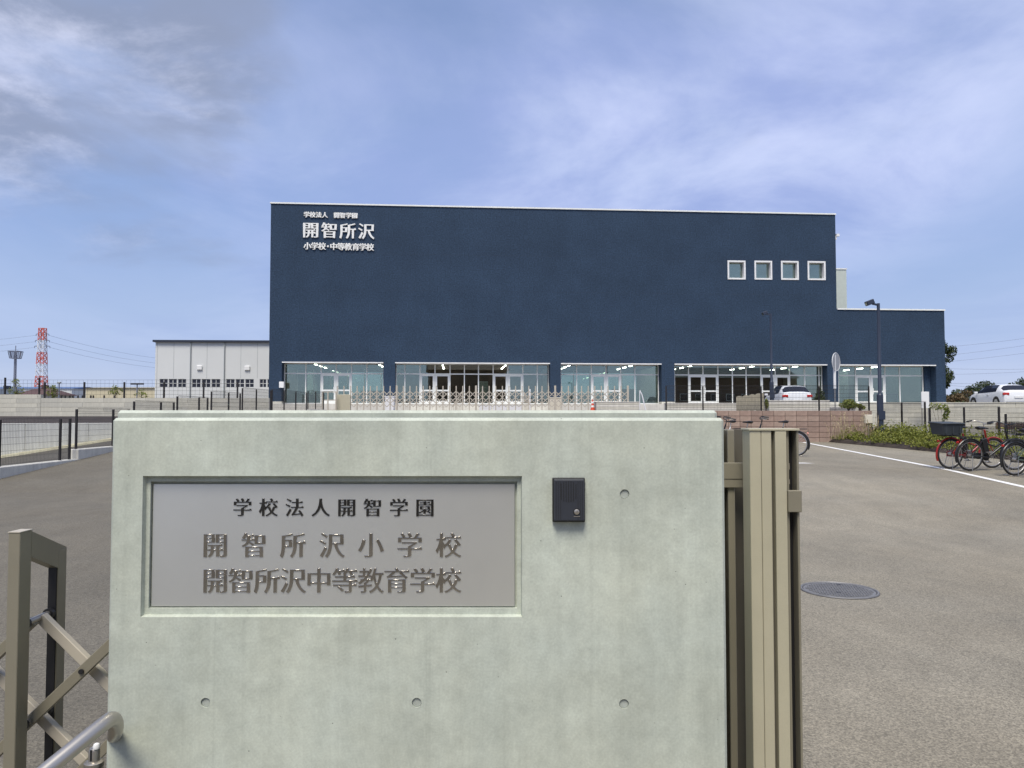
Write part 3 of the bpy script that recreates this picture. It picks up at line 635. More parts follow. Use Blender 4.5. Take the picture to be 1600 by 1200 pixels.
# ------------------------------------------------------------------ the school building
FS = .075; FA = math.atan(FS)
BX, BY, BZ = -18.5, 58.3725, 1.6
bd = thing('school_building', 'large dark navy block building with a ribbon of glazed bays at its foot', 'building', (BX, BY, BZ), FA)
def hit(px, py):
    """facade coordinates (u along the front, z above terrace) seen at a pixel"""
    k = at(px, py, 1.0) - Vector((0, 0, EYE)); y = 59.76 / (1 - FS * k.x); return (k.x * y - BX) / math.cos(FA), EYE + k.z * y - BZ
def U(px): return hit(px, 600)[0]
ZF, ZH, ZT, ZA = .66, 3.85, 16.0, 8.28
UM, UE = U(1309.3), U(1477.8)
def wall_holes(mb, u0, u1, z0, z1, y0, y1, holes):
    us = sorted({u0, u1} | {h[0] for h in holes} | {h[1] for h in holes}); zs = sorted({z0, z1} | {h[2] for h in holes} | {h[3] for h in holes})
    inh = lambda u, z: any(a < u < b and c < z < d for a, b, c, d in holes)
    for i in range(len(us) - 1):
        for j in range(len(zs) - 1):
            if inh((us[i]+us[i+1])/2, (zs[j]+zs[j+1])/2): continue
            for y, fl in ((y0, 0), (y1, 1)):
                q = [(us[i], y, zs[j]), (us[i+1], y, zs[j]), (us[i+1], y, zs[j+1]), (us[i], y, zs[j+1])]
                mb.add(q if not fl else q[::-1], [(0, 1, 2, 3)])
    def edge(a, b, c, d, rev):
        for q in (((a, c), (b, c)), ((b, c), (b, d)), ((b, d), (a, d)), ((a, d), (a, c))):
            (ua, za), (ub, zb) = q; f = [(ua, y0, za), (ua, y1, za), (ub, y1, zb), (ub, y0, zb)]
            mb.add(f if not rev else f[::-1], [(0, 1, 2, 3)])
    edge(u0, u1, z0, z1, False)
    for h in holes: edge(*h, True)
    return mb
sq = []
for xa, xb in ((1136.5, 1165), (1178.5, 1206.5), (1220, 1248), (1261.5, 1290)):
    ua, zt = hit(xa, 407 + (xa - 1136) * .008); ub, zb_ = hit(xb, 437 + (xa - 1136) * .008); sq.append((ua, ub, zb_, zt))
wall_holes(MB(), 0, UM, ZH, ZT, 0, .55, sq).build('main_wall', m_navy, bd)
MB().box(UM + .001, UE, .0, .55, ZH, ZA).build('wing_wall', m_navy, bd)
# joints of the render, thin darker strips on the surface standing in for grooves
for z in (6.62, 9.42, 12.25):
    MB().box(.3, UM - .3 if z > ZA else UE - .3, -.0025, .001, z, z + .012).build('wall_joint', mat('joint', (.022, .038, .066), .8), bd)
MB().box(-.06, UM + .05, -.07, .62, ZT, ZT + .11).build('roof_coping', m_white_al, bd)
MB().box(UM + .051, UE + .05, -.07, .62, ZA, ZA + .11).build('roof_coping', m_white_al, bd)
D = 26
MB().box(0, UM, .55, D, ZH + .6, ZT - .4).build('upper_storeys', m_navy, bd)
MB().box(UM + .01, UE, .55, D - 4, ZH + .6, ZA - .3).build('wing_storeys', m_navy, bd)
bays = [(440, 599), (617, 859.5), (876.3, 1034), (1054, 1293), (1310, 1463)]
ed = [U(0)] + [0]
piers = [(420, 440), (599, 617), (859.5, 876.3), (1034, 1054), (1293, 1310), (1463, 1477.8)]
for i, (a, b) in enumerate(piers):
    u0 = 0 if i == 0 else U(a); u1 = UE if i == 5 else U(b)
    MB().box(u0, u1, 0, 1.0, ZF + .16, ZH).build('pier', m_navy, bd)
    MB().box(u0 - .02, u1 + .02, -.03, 1.02, ZF - .3, ZF + .16).build('pier_base', m_curb, bd)
# plinth, floor, ceiling, back and end walls of the ground floor
MB().box(-1.0, UE + .6, -2.2, 1.05, -.05, ZF - .04).build('plinth', m_curb, bd)
MB().box(.05, UE - .05, 1.055, 14, ZF - .4, ZF - .02).build('ground_floor', m_floor, bd)
MB().box(.02, UE - .02, .56, 14.2, ZH - .02, ZH + .3).build('soffit', m_wood, bd)
MB().box(.02, .25, 1.1, 14, ZF, ZH - .03).build('end_wall', m_taupewall, bd)
MB().box(UE - .25, UE - .02, 1.1, 14, ZF, ZH - .03).build('end_wall', m_palewall, bd)
m_glass_b = glass('frosted_back_glass', (.55, .62, .58), .05)
rooms = [(420, 608, m_palewall, 9), (608, 868, m_brownwall, 8), (868, 1044, m_palewall, 10), (1044, 1300, m_brownwall, 9), (1300, 1478, m_taupewall, 8)]
for i, (a, b, m, dep) in enumerate(rooms):
    ua, ub = max(.3, U(a)), min(UE - .3, U(b))
    if i in (0, 2):
        MB().box(ua, ub, dep, dep + .2, ZF, ZF + 1.0).build('room_wall', m, bd)
        n_ = 6
        for k in range(n_ + 1): MB().box(ua + (ub - ua) * k / n_ - .05, ua + (ub - ua) * k / n_ + .05, dep + .02, dep + .12, ZF + 1.001, ZH - .03).build('back_mullion', m_white_al, bd)
        for k in range(n_): MB().box(ua + (ub - ua) * k / n_ + .051, ua + (ub - ua) * (k + 1) / n_ - .051, dep + .06, dep + .07, ZF + 1.001, ZH - .031).build('back_pane', m_glass_b, bd)
    else: MB().box(ua, ub, dep, dep + .2, ZF, ZH - .03).build('room_wall', m, bd)
    if i: MB().box(ua - .1, ua + .1, 2.5, max(dep, rooms[i-1][3]) + .21, ZF, ZH - .031).build('partition', m_palewall if i % 2 else m_taupewall, bd)
# glazed bays
splits = [[440, 477.5, 501.5, 525, 549, 573, 599], [617, 632.5, 656, 679.5, 703, 725.5, 747.5, 770.5, 793.5, 817, 839.5, 859.5],
          [876.3, 901, 924, 947, 970, 992, 1032], [1054, 1076, 1098.6, 1122, 1144.5, 1166, 1189, 1211.5, 1234, 1257.5, 1280, 1287],
          [1310, 1337, 1361, 1383, 1406, 1442]]
doors = [(501.5, 525, 549), (656, 679.5, 703), (770.5, 793.5, 817), (924, 947, 970), (1076, 1098.6, 1122), (1189, 1211.5, 1234), (1337, 1361, 1383)]
dset = {(d[0], d[1]) for d in doors} | {(d[1], d[2]) for d in doors}
GY = .92; ZTR = hit(700, 583.5)[1]
# pixel columns are seen through the recess, so shift to the glazing plane
def UG(px):
    k = (px - 800) / 1200; nx, ny = math.cos(FA), math.sin(FA)
    # intersect view ray with plane y_local = GY
    ca, sa = math.cos(FA), math.sin(FA); dx, dy = k, 1.0
    ly0 = -(0 - BX) * sa + (0 - BY) * ca; lyd = -dx * sa + dy * ca
    t = (GY - ly0) / lyd; return (dx * t - BX) * ca + (dy * t - BY) * sa
for bi, (sp, (ba, bb)) in enumerate(zip(splits, bays)):
    us = [UG(p) for p in sp]; us[0] = max(us[0], U(ba) + .03); us[-1] = min(us[-1], U(bb) - .03 if bi < 4 else UG(1442))
    bay = MB()
    bay.box(us[0], us[-1], GY - .05, GY + .05, ZH - .12, ZH - .021)
    bay.box(us[0], us[-1], GY - .05, GY + .05, ZF - .02, ZF + .06)
    bay = bay.build('glazed_bay', m_white_al, bd)
    MB().box(U(ba) + .01, U(bb) - .01, -.05, .02, ZH - .085, ZH - .002).build('head_flashing', m_white, bay)
    for i, u in enumerate(us):
        MB().box(u - .04, u + .04, GY - .045, GY + .045, ZF + .0601, ZH - .1201).build('mullion', m_white_al, bay)
    for i in range(len(us) - 1):
        a, b = us[i] + .0401, us[i+1] - .0401
        if b - a < .08: continue
        MB().box(a, b, GY - .045, GY + .045, ZTR - .045, ZTR + .045).build('transom', m_white_al, bay)
        MB().box(a, b, GY - .006, GY + .006, ZTR + .0451, ZH - .1201).build('pane', m_glass, bay)
        if (sp[i], sp[i+1]) in dset:
            dm = MB(); z0, z1 = ZF + .0605, ZTR - .0455; st = .13
            dm.box(a + .005, a + st, GY - .03, GY + .03, z0, z1).box(b - st, b - .005, GY - .03, GY + .03, z0, z1)
            dm.box(a + st, b - st, GY - .03, GY + .03, z1 - .13, z1).box(a + st, b - st, GY - .03, GY + .03, z0, z0 + .18)
            dm.box(a + st, b - st, GY - .03, GY + .03, z0 + .92, z0 + 1.04)
            side = b - st if (sp[i], sp[i+1]) in {(d[0], d[1]) for d in doors} else a + st
            dm.box(side - .02, side + .02, GY - .09, GY - .05, z0 + .75, z0 + 1.25)
            dm.build('door', m_white_al, bay)
            MB().box(a + st, b - st, GY - .006, GY + .006, z0 + .18, z0 + .92).build('pane', m_glass, bay)
            MB().box(a + st, b - st, GY - .006, GY + .006, z0 + 1.04, z1 - .13).build('pane', m_glass, bay)
        else:
            MB().box(a, b, GY - .006, GY + .006, ZF + .0601, ZTR - .0451).build('pane', m_glass, bay)
# end column of the wing bay, in shade
MB().box(UG(1443), UG(1452), GY - .2, GY + .3, ZF, ZH - .021).build('column', m_navy, bd)
MB().box(UG(1452.5), UG(1454.5), GY - .05, GY + .02, ZF + 1.7, ZH - .3).build('downpipe', m_white, bd)
# ceiling lamps, running into the depth of the rooms
for px in (484.5, 588.5, 691, 793, 896, 996, 1092, 1193, 1263, 1391):
    u = U(px)
    for k in range(4):
        y0 = 1.9 + k * 2.3
        if y0 > 7.4: continue
        MB().box(u - .05, u + .05, y0, y0 + .85, ZH - .09, ZH - .03).build('ceiling_lamp', m_tube, bd)
# the four deep white square windows
for ua, ub, z0, z1 in sq:
    f = .13; m = MB()
    yb = .42
    m.box(ua + .001, ub - .001, -.05, yb, z0 + .001, z0 + f).box(ua + .001, ub - .001, -.05, yb, z1 - f, z1 - .001)
    m.box(ua + .001, ua + f, -.05, yb, z0 + f, z1 - f).box(ub - f, ub - .001, -.05, yb, z0 + f, z1 - f)
    wn = m.build('square_window', m_white, bd, bevel=.008)
    MB().box(ua + f, ub - f, yb - .05, yb - .03, z0 + f, z1 - f).build('pane', m_glass, wn)
    MB().box(ua + f, ub - f, yb + .05, yb + .06, z0 + f, z1 - f).build('blind', mat('blind', (.66, .69, .65), .8, var=.05), wn)
# roof stair tower and small roof camera
ta = at(1305, 421, 70).x; tb = at(1323, 421, 70).x
cT = math.cos(-FA); o = thing('stair_tower', 'pale grey box tower rising behind the navy block', 'tower', (ta, 70, 1.6), FA)
MB().box(0, tb - ta, 0, 3, 0, at(1310, 421, 70).z - 1.6).build('tower_wall', m_palewall, o)
MB().box(-.05, tb - ta + .05, -.05, 3.05, at(1310, 421, 70).z - 1.6, at(1310, 421, 70).z - 1.48).build('tower_coping', m_white_al, o)
uc, zc_ = hit(1311.5, 369)
MB().box(UM + .0, UM + .16, .1, .14, zc_ - .25, zc_ + .05).box(UM + .1, UM + .34, .0, .2, zc_, zc_ + .2).build('roof_camera', m_white, bd)
MB().box(U(436.6), U(444), -.14, -.001, hit(440, 606)[1], hit(440, 596.5)[1]).build('service_box', m_white, bd, bevel=.02)

# letters on the building
ws = thing('wall_lettering', 'white raised school name in three lines high on the navy facade', 'sign', (BX, BY, BZ), FA)
def wall_row(items, em, y0, y1):
    n = len(items); xa, xb = items[0][1], items[-1][1]
    for ch, px in items:
        u, z = hit(px, y0 + (y1 - y0) * (px - xa) / (xb - xa))
        link('letter', glyph(ch, em * 58.6 / 1200, .07, m_letter_w, .018), ws, (u, -.047, z), (math.pi / 2, 0, 0))
wall_row(list(zip('学校法人開智学園', (479.5, 488.8, 498.3, 507.8, 526.2, 535.6, 545, 554.4))), 9.3, 335.7, 337.3)
wall_row(list(zip('開智所沢', (485.7, 515, 543.6, 572.5))), 26.5, 359.7, 361.7)
wall_row(list(zip('小学校・中等教育学校', (480.6, 492, 503.6, 512.6, 521.6, 533, 544.6, 556, 567.2, 578.6))), 12.0, 384.7, 386.6)

# ------------------------------------------------------------------ grey gymnasium on the left
def gymx(px): return at(px, 600, 75).x
gy0 = gymx(242)
gm = thing('gymnasium', 'low pale grey metal-clad hall with a strip of small dark windows', 'building', (gy0, 75, 2.3), FA * .7)
GS = 1 / math.cos(FA * .7); gtopz = at(242, 534.5, 75).z - 2.3; gL = 16.0
def GU(px):
    k = (px - 800) / 1200; a = FA * .7; t = 75 - 0; 
    # plane through (gy0,75) with direction (cos a, sin a)
    y = (75 - math.tan(a) * gy0) / (1 - math.tan(a) * k); return (k * y - gy0) / math.cos(a)
wz0, wz1 = at(260, 605, 75).z - 2.3, at(260, 592, 75).z - 2.3
wins = []
for (a, b) in ((248.5, 291.5), (299, 345), (352.5, 397.5), (405, 441)):
    n = 3
    for i in range(n):
        s = (b - a) / n; wins.append((GU(a + s * i + .4), GU(a + s * (i + 1) - 1.2)))
wall_holes(MB(), 0, gL, -.1, gtopz, 0, .3, [(a, b, wz0, wz1) for a, b in wins]).build('clad_wall', m_gym, gm)
MB().box(.0, gL, .31, 20, -.1, gtopz - .1).build('hall_body', m_gym, gm)
MB().box(-.2, gL, -.25, 20.2, gtopz, gtopz + .20).build('roof_edge', m_roofdark, gm)
for px in (244.5, 270.5, 322.5, 375.5, 401.5): MB().box(GU(px) - .014, GU(px) + .014, -.012, .0, wz1 + .1 if px > 246 else 0, gtopz - .01).build('panel_joint', m_gym_seam, gm)
for px in (297, 350): MB().cyl((GU(px), -.09, 0), .055, 0, gtopz - .02, 10).build('downpipe', m_gym_seam, gm)
for a, b in wins:
    m = MB(); fr = .03
    m.box(a, b, .05, .12, wz0, wz0 + fr).box(a, b, .05, .12, wz1 - fr, wz1).box(a, a + fr, .05, .12, wz0 + fr, wz1 - fr).box(b - fr, b, .05, .12, wz0 + fr, wz1 - fr)
    m.box((a + b) / 2 - .025, (a + b) / 2 + .025, .05, .12, wz0 + fr, wz1 - fr).box(a + fr, (a + b) / 2 - .03, .05, .12, wz0 + .36, wz0 + .41).box((a + b) / 2 + .03, b - fr, .05, .12, wz0 + .36, wz0 + .41)
    wn = m.build('window', m_gym, gm)
    for x0, x1 in ((a + fr, (a + b) / 2 - .03), ((a + b) / 2 + .03, b - fr)):
        for z0, z1 in ((wz0 + fr, wz0 + .36), (wz0 + .41, wz1 - fr)): MB().box(x0, x1, .08, .09, z0, z1).build('pane', m_darkglass, wn)
for px, py in ((311.5, 574.5), (386, 575)):
    p = at(px, py, 75); u = GU(px); z = p.z - 2.3
    m = MB(); m.prism([(u - .26, z - .22), (u + .26, z - .22), (u + .26, z + .24), (u - .26, z + .24)], -.16, -.001); m.build('vent_hood', m_white, gm, bevel=.05)

# ------------------------------------------------------------------ block walls
def course_wall(name, label, x0, x1, y, z0, z1, n, step, mats, th=.3, stag=True, top=None):
    w = thing(name, label, 'wall', (x0, y, z0))
    L = x1 - x0; h = (z1 - z0) / n; j = .012
    MB().box(0, L, .02, th, -.2, z1 - z0 - .01).build('backing', m_mortar if mats[0] is m_pinkA else m_blockb, w)
    cache = {}
    for r in range(n):
        x = -(step / 2 if (stag and r % 2) else 0)
        while x < L - .01:
            a, b = max(0, x), min(L, x + step)
            if b - a > .05:
                key = (round(b - a, 3), rng.randrange(len(mats)))
                if key not in cache: cache[key] = MB().box(j/2, b - a - j/2, 0, .05, j/2, h - j/2).mesh('block', mats[key[1]], bevel=.006 if mats[0] is not m_pinkA else .008)
                link('block', cache[key], w, (a, rng.uniform(-.004, .004), r * h))
            x += step
    if top: MB().box(-.02, L + .02, -.03, th + .02, z1 - z0, z1 - z0 + top).build('coping', m_block, w)
    return w
course_wall('pink_block_wall', 'low retaining wall of pinkish split-face blocks below the fenced terrace', -5.95, 12.72, 27.15, .45, 1.60, 6, .40, (m_pinkA, m_pinkB, m_pinkC), .22, stag=False)
wlz = at(100, 622, 44).z
course_wall('precast_wall', 'long pale precast concrete wall across the left background', at(64, 620, 44).x + .002, -13.9, 44, 1.33, wlz, 4, 2.4, (m_block, m_blockb, m_block), .25)
course_wall('precast_wall', 'higher end stretch of pale precast wall at the left photo edge', -44.0, at(64, 620, 44).x, 44, 1.33, at(30, 616.3, 44).z, 5, 2.4, (m_block, m_blockb), .25)
rz = at(1500, 630, 45).z
course_wall('parking_wall', 'pale concrete retaining wall below the parked white hatchback', 20.5, 46, 45, .70, rz, 5, 1.8, (m_block, m_blockb, m_block), .3, top=.05)
# small walls in front of the building
def low_wall(name, label, xa, xb, ya, yb, Y, z0=1.6, depth=.5, n=3, mm=None):
    a = at(xa, yb, Y); b = at(xb, ya, Y); w = thing(name, label, 'planter', (a.x, Y, z0)); L = b.x - a.x; H = b.z - z0
    MB().box(0, L, .03, depth, 0, H - .01).build('core', m_blockb, w)
    for i in range(n): MB().box(0, L, 0, .03, i * H / n + .008, (i + 1) * H / n - .008).build('board_course', m_block if i % 2 else (mm or m_curb), w, bevel=.006)
    MB().box(-.02, L + .02, -.02, depth + .02, H - .0095, H + .03).build('coping', m_curb, w, bevel=.008)
low_wall('concrete_planter', 'grey concrete planter block beside the traffic cone', 932, 1000, 628.5, 643, 43, n=4, depth=1.2)
low_wall('concrete_planter', 'long pale concrete planter below the parked white wagon', 1202, 1296, 626.5, 641, 34, n=3, depth=.8)
low_wall('concrete_planter', 'pale low concrete kerb wall left of the wooden slat fence', 1042, 1151, 630.5, 642, 38, n=2, depth=.6)

o = MB().box(-.2, 0, 0, 30, -.05, .72).build('terrace_side_wall', m_curb, None, bevel=.01, loc=(-18.78, 44.3, 1.6))
tag(o, 'pale low side wall of the left terrace beside the school corner', 'wall')
o = MB().box(0, .2, 0, 14.0, -.05, .30).build('parking_kerb', m_curb, None, bevel=.01, loc=(20.25, 45.32, 1.6))
tag(o, 'low pale kerb between school terrace and raised parking, behind the round sign', 'kerb')
# white lower wall beside the side path
wa = math.atan(.8333); lw = thing('path_wall', 'smooth white concrete wall along the far side of the path', 'wall', (-21, wall_y(-21), 0), wa)
m_pathwall = mat('white_concrete', (.62, .625, .585), .8, var=.07, scale=.8, streak=.16, fine=.05, fscale=40)
for i in range(7):
    s0 = i * 1.8; xm = -21 + s0 * math.cos(wa)
    MB().box(s0 + .006, s0 + 1.794, 0, .2, -.3, 1.20 - .004 * i).build('wall_panel', m_pathwall, lw, bevel=.008)
MB().box(0, 12.6, .012, .19, -.3, 1.1).build('backing', m_blockb, lw)
mb = MB(); nn = 24
for i in range(nn + 1):
    s0 = 12.5 * i / nn
    for k, (off, dz) in enumerate(((-.005, .07), (-.42, .055), (-.46, -.03))):
        X = -21 + s0 * math.cos(wa) - off * -math.sin(wa) * -1; Y = wall_y(-21) + s0 * math.sin(wa) + off * math.cos(wa)
        X = -21 + s0 * math.cos(wa) - off * math.sin(wa)
        mb.v.append((X, Y, path_z(X, Y) + dz))
for j in range(nn):
    for i in range(2): mb.f.append((j*3+i, (j+1)*3+i, (j+1)*3+i+1, j*3+i+1))
tag(mb.build('gravel_strip', mat('sandy_gravel', (.40, .38, .27), .95, var=.2, scale=6, fine=.25, fscale=60)), kind='structure')

# ------------------------------------------------------------------ mesh fences
def mesh_panel(mb, p, q, z0, z1, hs=.13, vs=.05, r=.0028):
    """welded wire between two points; z0/z1 are (bottom, top) heights, level panel"""
    p = Vector((p[0], p[1], 0)); q = Vector((q[0], q[1], 0)); L = (q - p).length; d = (q - p) / L
    n = max(2, int(L / vs))
    for i in range(n + 1):
        a = p + d * (L * i / n); mb.wire((a.x, a.y, z0), (a.x, a.y, z1), r * .8)
    k = max(2, int((z1 - z0) / hs))
    for i in range(k + 1):
        z = z0 + (z1 - z0) * i / k
        for dz in ((0, .022) if i in (0, k) else (0,)): mb.wire((p.x, p.y, z - dz), (q.x, q.y, z - dz), r * 1.25)
def fence_run(name, label, sections, h=1.0, post=.05, curb=None, group=None, post_over=.0, wr=.0028):
    """sections: list of (list of (x, y) posts, base height)"""
    f = thing(name, label, 'fence', (sections[0][0][0][0], sections[0][0][0][1], sections[0][1]), 0, group); o = f.location
    for pts, z in sections:
        for x, y in pts: MB().box(x - post/2 - o.x, x + post/2 - o.x, y - post/2 - o.y, y + post/2 - o.y, z - o.z - .02, z - o.z + h + post_over).build('post', m_fence, f, bevel=.004)
        for a, b in zip(pts, pts[1:]):
            m = MB(); off = Vector((post * .7, 0)) if abs(a[0] - b[0]) < .3 else Vector((0, -post * .7))
            mesh_panel(m, (a[0] - o.x + off.x, a[1] - o.y + off.y), (b[0] - o.x + off.x, b[1] - o.y + off.y), z - o.z + .04, z - o.z + h + .03, r=wr)
            m.build('wire_panel', m_fence, f)
    return f
XF = -10.92
secs = [([(XF, 13.7), (XF, 15.9)], .14), ([(XF, 16.4), (XF, 18.6), (XF, 19.0)], .37), ([(XF, 19.28), (XF, 21.05), (XF, 21.9)], .61), ([(XF, 22.2), (XF, 23.9), (XF, 24.8)], .85),
        ([(XF, 25.06), (XF, 26.8), (XF, 27.55)], 1.06), ([(XF, 27.9), (XF, 29.6), (XF, 30.85)], 1.30), ([(XF, 31.1), (XF, 32.8), (XF, 34.75)], 1.53),
        ([(XF, 34.95), (XF, 36.8), (XF, 38.8), (XF, 40.8)], 1.60), ([(XF, 41.1), (XF, 42.7), (XF, 44.5)], 1.72)]
fence_run('mesh_fence', 'black wire mesh fence stepping up the ramp on a concrete kerb', secs, 1.0)
kb = thing('stepped_kerb', 'stepped white concrete kerb carrying the ramp fence', 'kerb', (XF, 13.5, 0))
ends = [13.5] + [(a[0][-1][1] + b[0][0][1]) / 2 for a, b in zip(secs, secs[1:])] + [44.8]
for (pts, z), a, b in zip(secs, ends, ends[1:]):
    MB().box(-.10, .14, a - 13.5 + .004, b - 13.5 - .004, -.3, z).build('kerb_stone', m_curb, kb, bevel=.012)
# terrace fence above the pink block wall
fx = [at(p, 640, 27.3).x for p in (1041, 1098.5, 1189.5, 1280, 1358)]
fence_run('mesh_fence', 'black wire mesh fence standing on top of the pink block wall', [([(x, 27.3) for x in fx], 1.605)], .86, .045, wr=.0042)
fence_run('mesh_fence', 'black mesh fence on the low kerb behind the bicycles', [([(14, 29.3), (14, 27.6), (14, 26.05)], .93), ([(14, 25.75), (14, 23.8), (14, 22.1)], .73), ([(14, 21.8), (14, 20), (14, 18)], .53)], .96, .05)
kb = thing('fence_kerb', 'pale concrete kerb under the fence behind the bicycles', 'kerb', (14, 17.5, 0))
for a, b, z in ((17.5, 21.95, .53), (21.95, 25.9, .73), (25.9, 30, .93)): MB().box(-.14, .12, a - 17.5 + .004, b - 17.5 - .004, 0, z).build('kerb_stone', m_curb, kb, bevel=.012)
# fence on the left upper wall: posts and thin rails
uf = thing('terrace_fence', 'slim black post and wire fence on top of the left precast wall', 'fence', (-35, 44.6, 2.3))
pxs = (-45, 7.5, 61, 69.5, 131.5, 194, 256, 318, 371)
xs_ = [at(p, 620, 44.6).x for p in pxs]
for x, p in zip(xs_, pxs): MB().box(x + 35 - .04, x + 35 + .04, -.04, .04, 0, at(p, 590 if p < 65 else 597 - .0 * p, 44.6).z - 2.3).build('post', m_fence, uf)
m = MB()
for k in range(6):
    z = .1 + k * .21
    m.wire((xs_[0] + 35, 0, z), (xs_[-1] + 35, 0, z), .008)
for i in range(int((xs_[-1] - xs_[0]) / .25)): m.wire((xs_[0] + 35 + i * .25, 0, .1), (xs_[0] + 35 + i * .25, 0, 1.15), .004)
m.build('wire_panel', m_fence, uf)

# ------------------------------------------------------------------ accordion gate in front of the school
fy = 46; x0 = at(527, 630, fy).x; x1 = at(981, 630, fy).x
sg = thing('long_accordion_gate', 'long beige accordion gate stretched across the school forecourt', 'gate', (x0, fy, 1.6))
n = 44; st = (x1 - x0) / n; gh = at(700, 603, fy).z - 1.6
thin = MB().box(-.030, .030, -.03, .03, .06, gh).mesh('post', m_beige_gate)
thick = MB().box(-.055, .055, -.06, .06, .03, gh + .02).mesh('post', m_beige_gate)
za, zb_, zc_, zd = gh * .80, gh * .56, gh * .32, gh * .10
mid = {}
def bar_mesh(key, p, q, y):
    if key not in mid: mid[key] = MB().bar((p[0], y, p[1]), (q[0], y, q[1]), .03, .045).mesh('lattice_bar', m_beige_gate)
    return mid[key]
for i in range(n + 1):
    big = i in (9, 21, 33, 44)
    link('post', thick if big else thin, sg, (i * st, 0, 0))
    if big or i % 4 == 3: MB().cyl((i * st, 0, .05), .05, -.04, .04, 12, axis='Y').build('caster', m_black, sg)
    if i < n and i > 1:
        for key, p, q, y in (('a', (0, zb_), (st, za), -.02), ('b', (0, za), (st, zb_), .02), ('c', (0, zc_), (st, zb_), -.02), ('d', (0, zb_), (st, zc_), .02)):
            link('lattice_bar', bar_mesh(key, p, q, y), sg, (i * st, 0, 0))
        link('lattice_bar', bar_mesh('e', (0, zc_), (st / 2, zc_ - .2), -.02), sg, (i * st, 0, 0))
        link('lattice_bar', bar_mesh('f', (st / 2, zc_ - .2), (st, zc_), .02), sg, (i * st, 0, 0))
MB().box(0, 21 / 26.1, -.10, -.06, .02, at(540, 616.5, fy).z - 1.6).build('end_panel', m_bronze_l, sg, bevel=.01)
# frames where the gate folds, at its left end
fs = thing('gate_end_frame', 'beige tubular end frame beside the solid panel of the long gate', 'gate', (at(503, 640, 45.6).x, 45.6, 1.6))
fw = at(526, 640, 45.6).x - fs.location.x
for x in (0.03, fw * .4, fw * .95): MB().box(x - .035, x + .035, -.035, .035, 0, gh * .78).build('upright', m_beige_gate, fs)
for z in (.1, gh * .45, gh * .76): MB().box(.066, fw * .95 - .036, -.02, .02, z - .025, z + .025).build('rail', m_beige_gate, fs)
# ------------------------------------------------------------------ entrance steps, rails and small things on the forecourt
st_ = thing('entrance_steps', 'low pale entrance steps in front of the glazed doors', 'steps', (at(640, 640, 54).x, 53.6, 1.6), FA)
sw = at(880, 640, 54).x - at(640, 640, 54).x
for i in range(3): MB().box(0, sw, i * .32, 2.6, -.02 if i == 0 else i * .15 + .0, (i + 1) * .15).build('step', m_curb, st_, bevel=.01)
def stair_rail(label, pts, Y, m):
    a = [at(x, y, Y) for x, y in pts]; t = thing('stair_rail', label, 'handrail', (a[0].x, Y, 1.6)); o = Vector((a[0].x, Y, 0))
    P = [q - o - Vector((0, 0, 1.6)) for q in a]
    MB().tube(P, .032, 8).build('rail', m, t, smooth=True)
    for k in range(7 if m is not m_white else 2):
        f = k / (6 if m is not m_white else 1); u = P[0].lerp(P[-1], f); MB().box(u.x - .016, u.x + .016, u.y - .016, u.y + .016, 0, max(.06, u.z)).build('baluster', m, t)
stair_rail('beige stair handrail with balusters behind the gate, under the left doors', [(706, 636), (723, 612)], 50, m_beige_gate)
stair_rail('beige stair handrail behind the gate, sloping down to the right', [(819, 613), (830, 636)], 50, m_beige_gate)
stair_rail('white sloping handrail at the right end of the concrete planter', [(999.5, 610), (1003, 617), (1009, 641)], 42.6, m_white)
p = at(828, 640, 47.5); t = thing('white_post', 'thin white post standing behind the long gate', 'post', (p.x, 47.5, 1.6))
MB().box(-.045, .045, -.03, .03, 0, at(828, 608, 47.5).z - 1.6).build('post_shaft', m_white, t, bevel=.01); MB().box(-.12, .12, -.12, .12, 0, .03).build('base_plate', m_steel, t)
def tub(label, xa, xb, ya, yb, Y, m, zb=1.6):
    a = at(xa, yb, Y); b = at(xb, ya, Y); t = thing('storage_tub', label, 'box', (a.x, Y, zb)); w = b.x - a.x; h = b.z - zb
    mm = MB(); mm.add([(.04,.04,0),(w-.04,.04,0),(w-.04,.5,0),(.04,.5,0),(0,0,h),(w,0,h),(w,.54,h),(0,.54,h)], [(0,3,2,1),(4,5,6,7),(0,1,5,4),(1,2,6,5),(2,3,7,6),(3,0,4,7)])
    mm.build('tub_body', m, t, bevel=.03); MB().box(-.02, w + .02, -.02, .56, h + .0005, h + .05).build('lid', m, t, bevel=.015)
cream = mat('cream_plastic', (.62, .58, .47), .5, var=.05)
tub('white box behind the gate in front of the pier', 601, 616, 620.5, 631, 51, m_white)
tub('cream tub on the left of a pair before the second pier', 858.5, 867, 622, 632, 52, cream)
tub('cream tub on the right of a pair before the second pier', 868.5, 877, 622, 632, 52, cream)
pp = at(748, 640, 49)
for k, (xa, xb) in enumerate(((748, 768), (770, 792), (794, 815))):
    a = at(xa, 640, 49.5); t = thing('white_planter', ['white planter trough nearest the left stair rail, behind the gate', 'white planter trough in the middle of three behind the gate', 'white planter trough nearest the right stair rail, behind the gate'][k], 'planter', (a.x, 49.5, 1.6), 0, 'white troughs behind the gate')
    w = at(xb, 640, 49.5).x - a.x
    MB().add([(.03,.03,0),(w-.03,.03,0),(w-.03,.4,0),(.03,.4,0),(0,0,.42),(w,0,.42),(w,.43,.42),(0,.43,.42)], [(0,3,2,1),(4,5,6,7),(0,1,5,4),(1,2,6,5),(2,3,7,6),(3,0,4,7)]).build('trough', m_white, t, bevel=.02)
    MB().box(-.015, w + .015, -.015, .445, .4205, .45).build('rim', m_white, t)
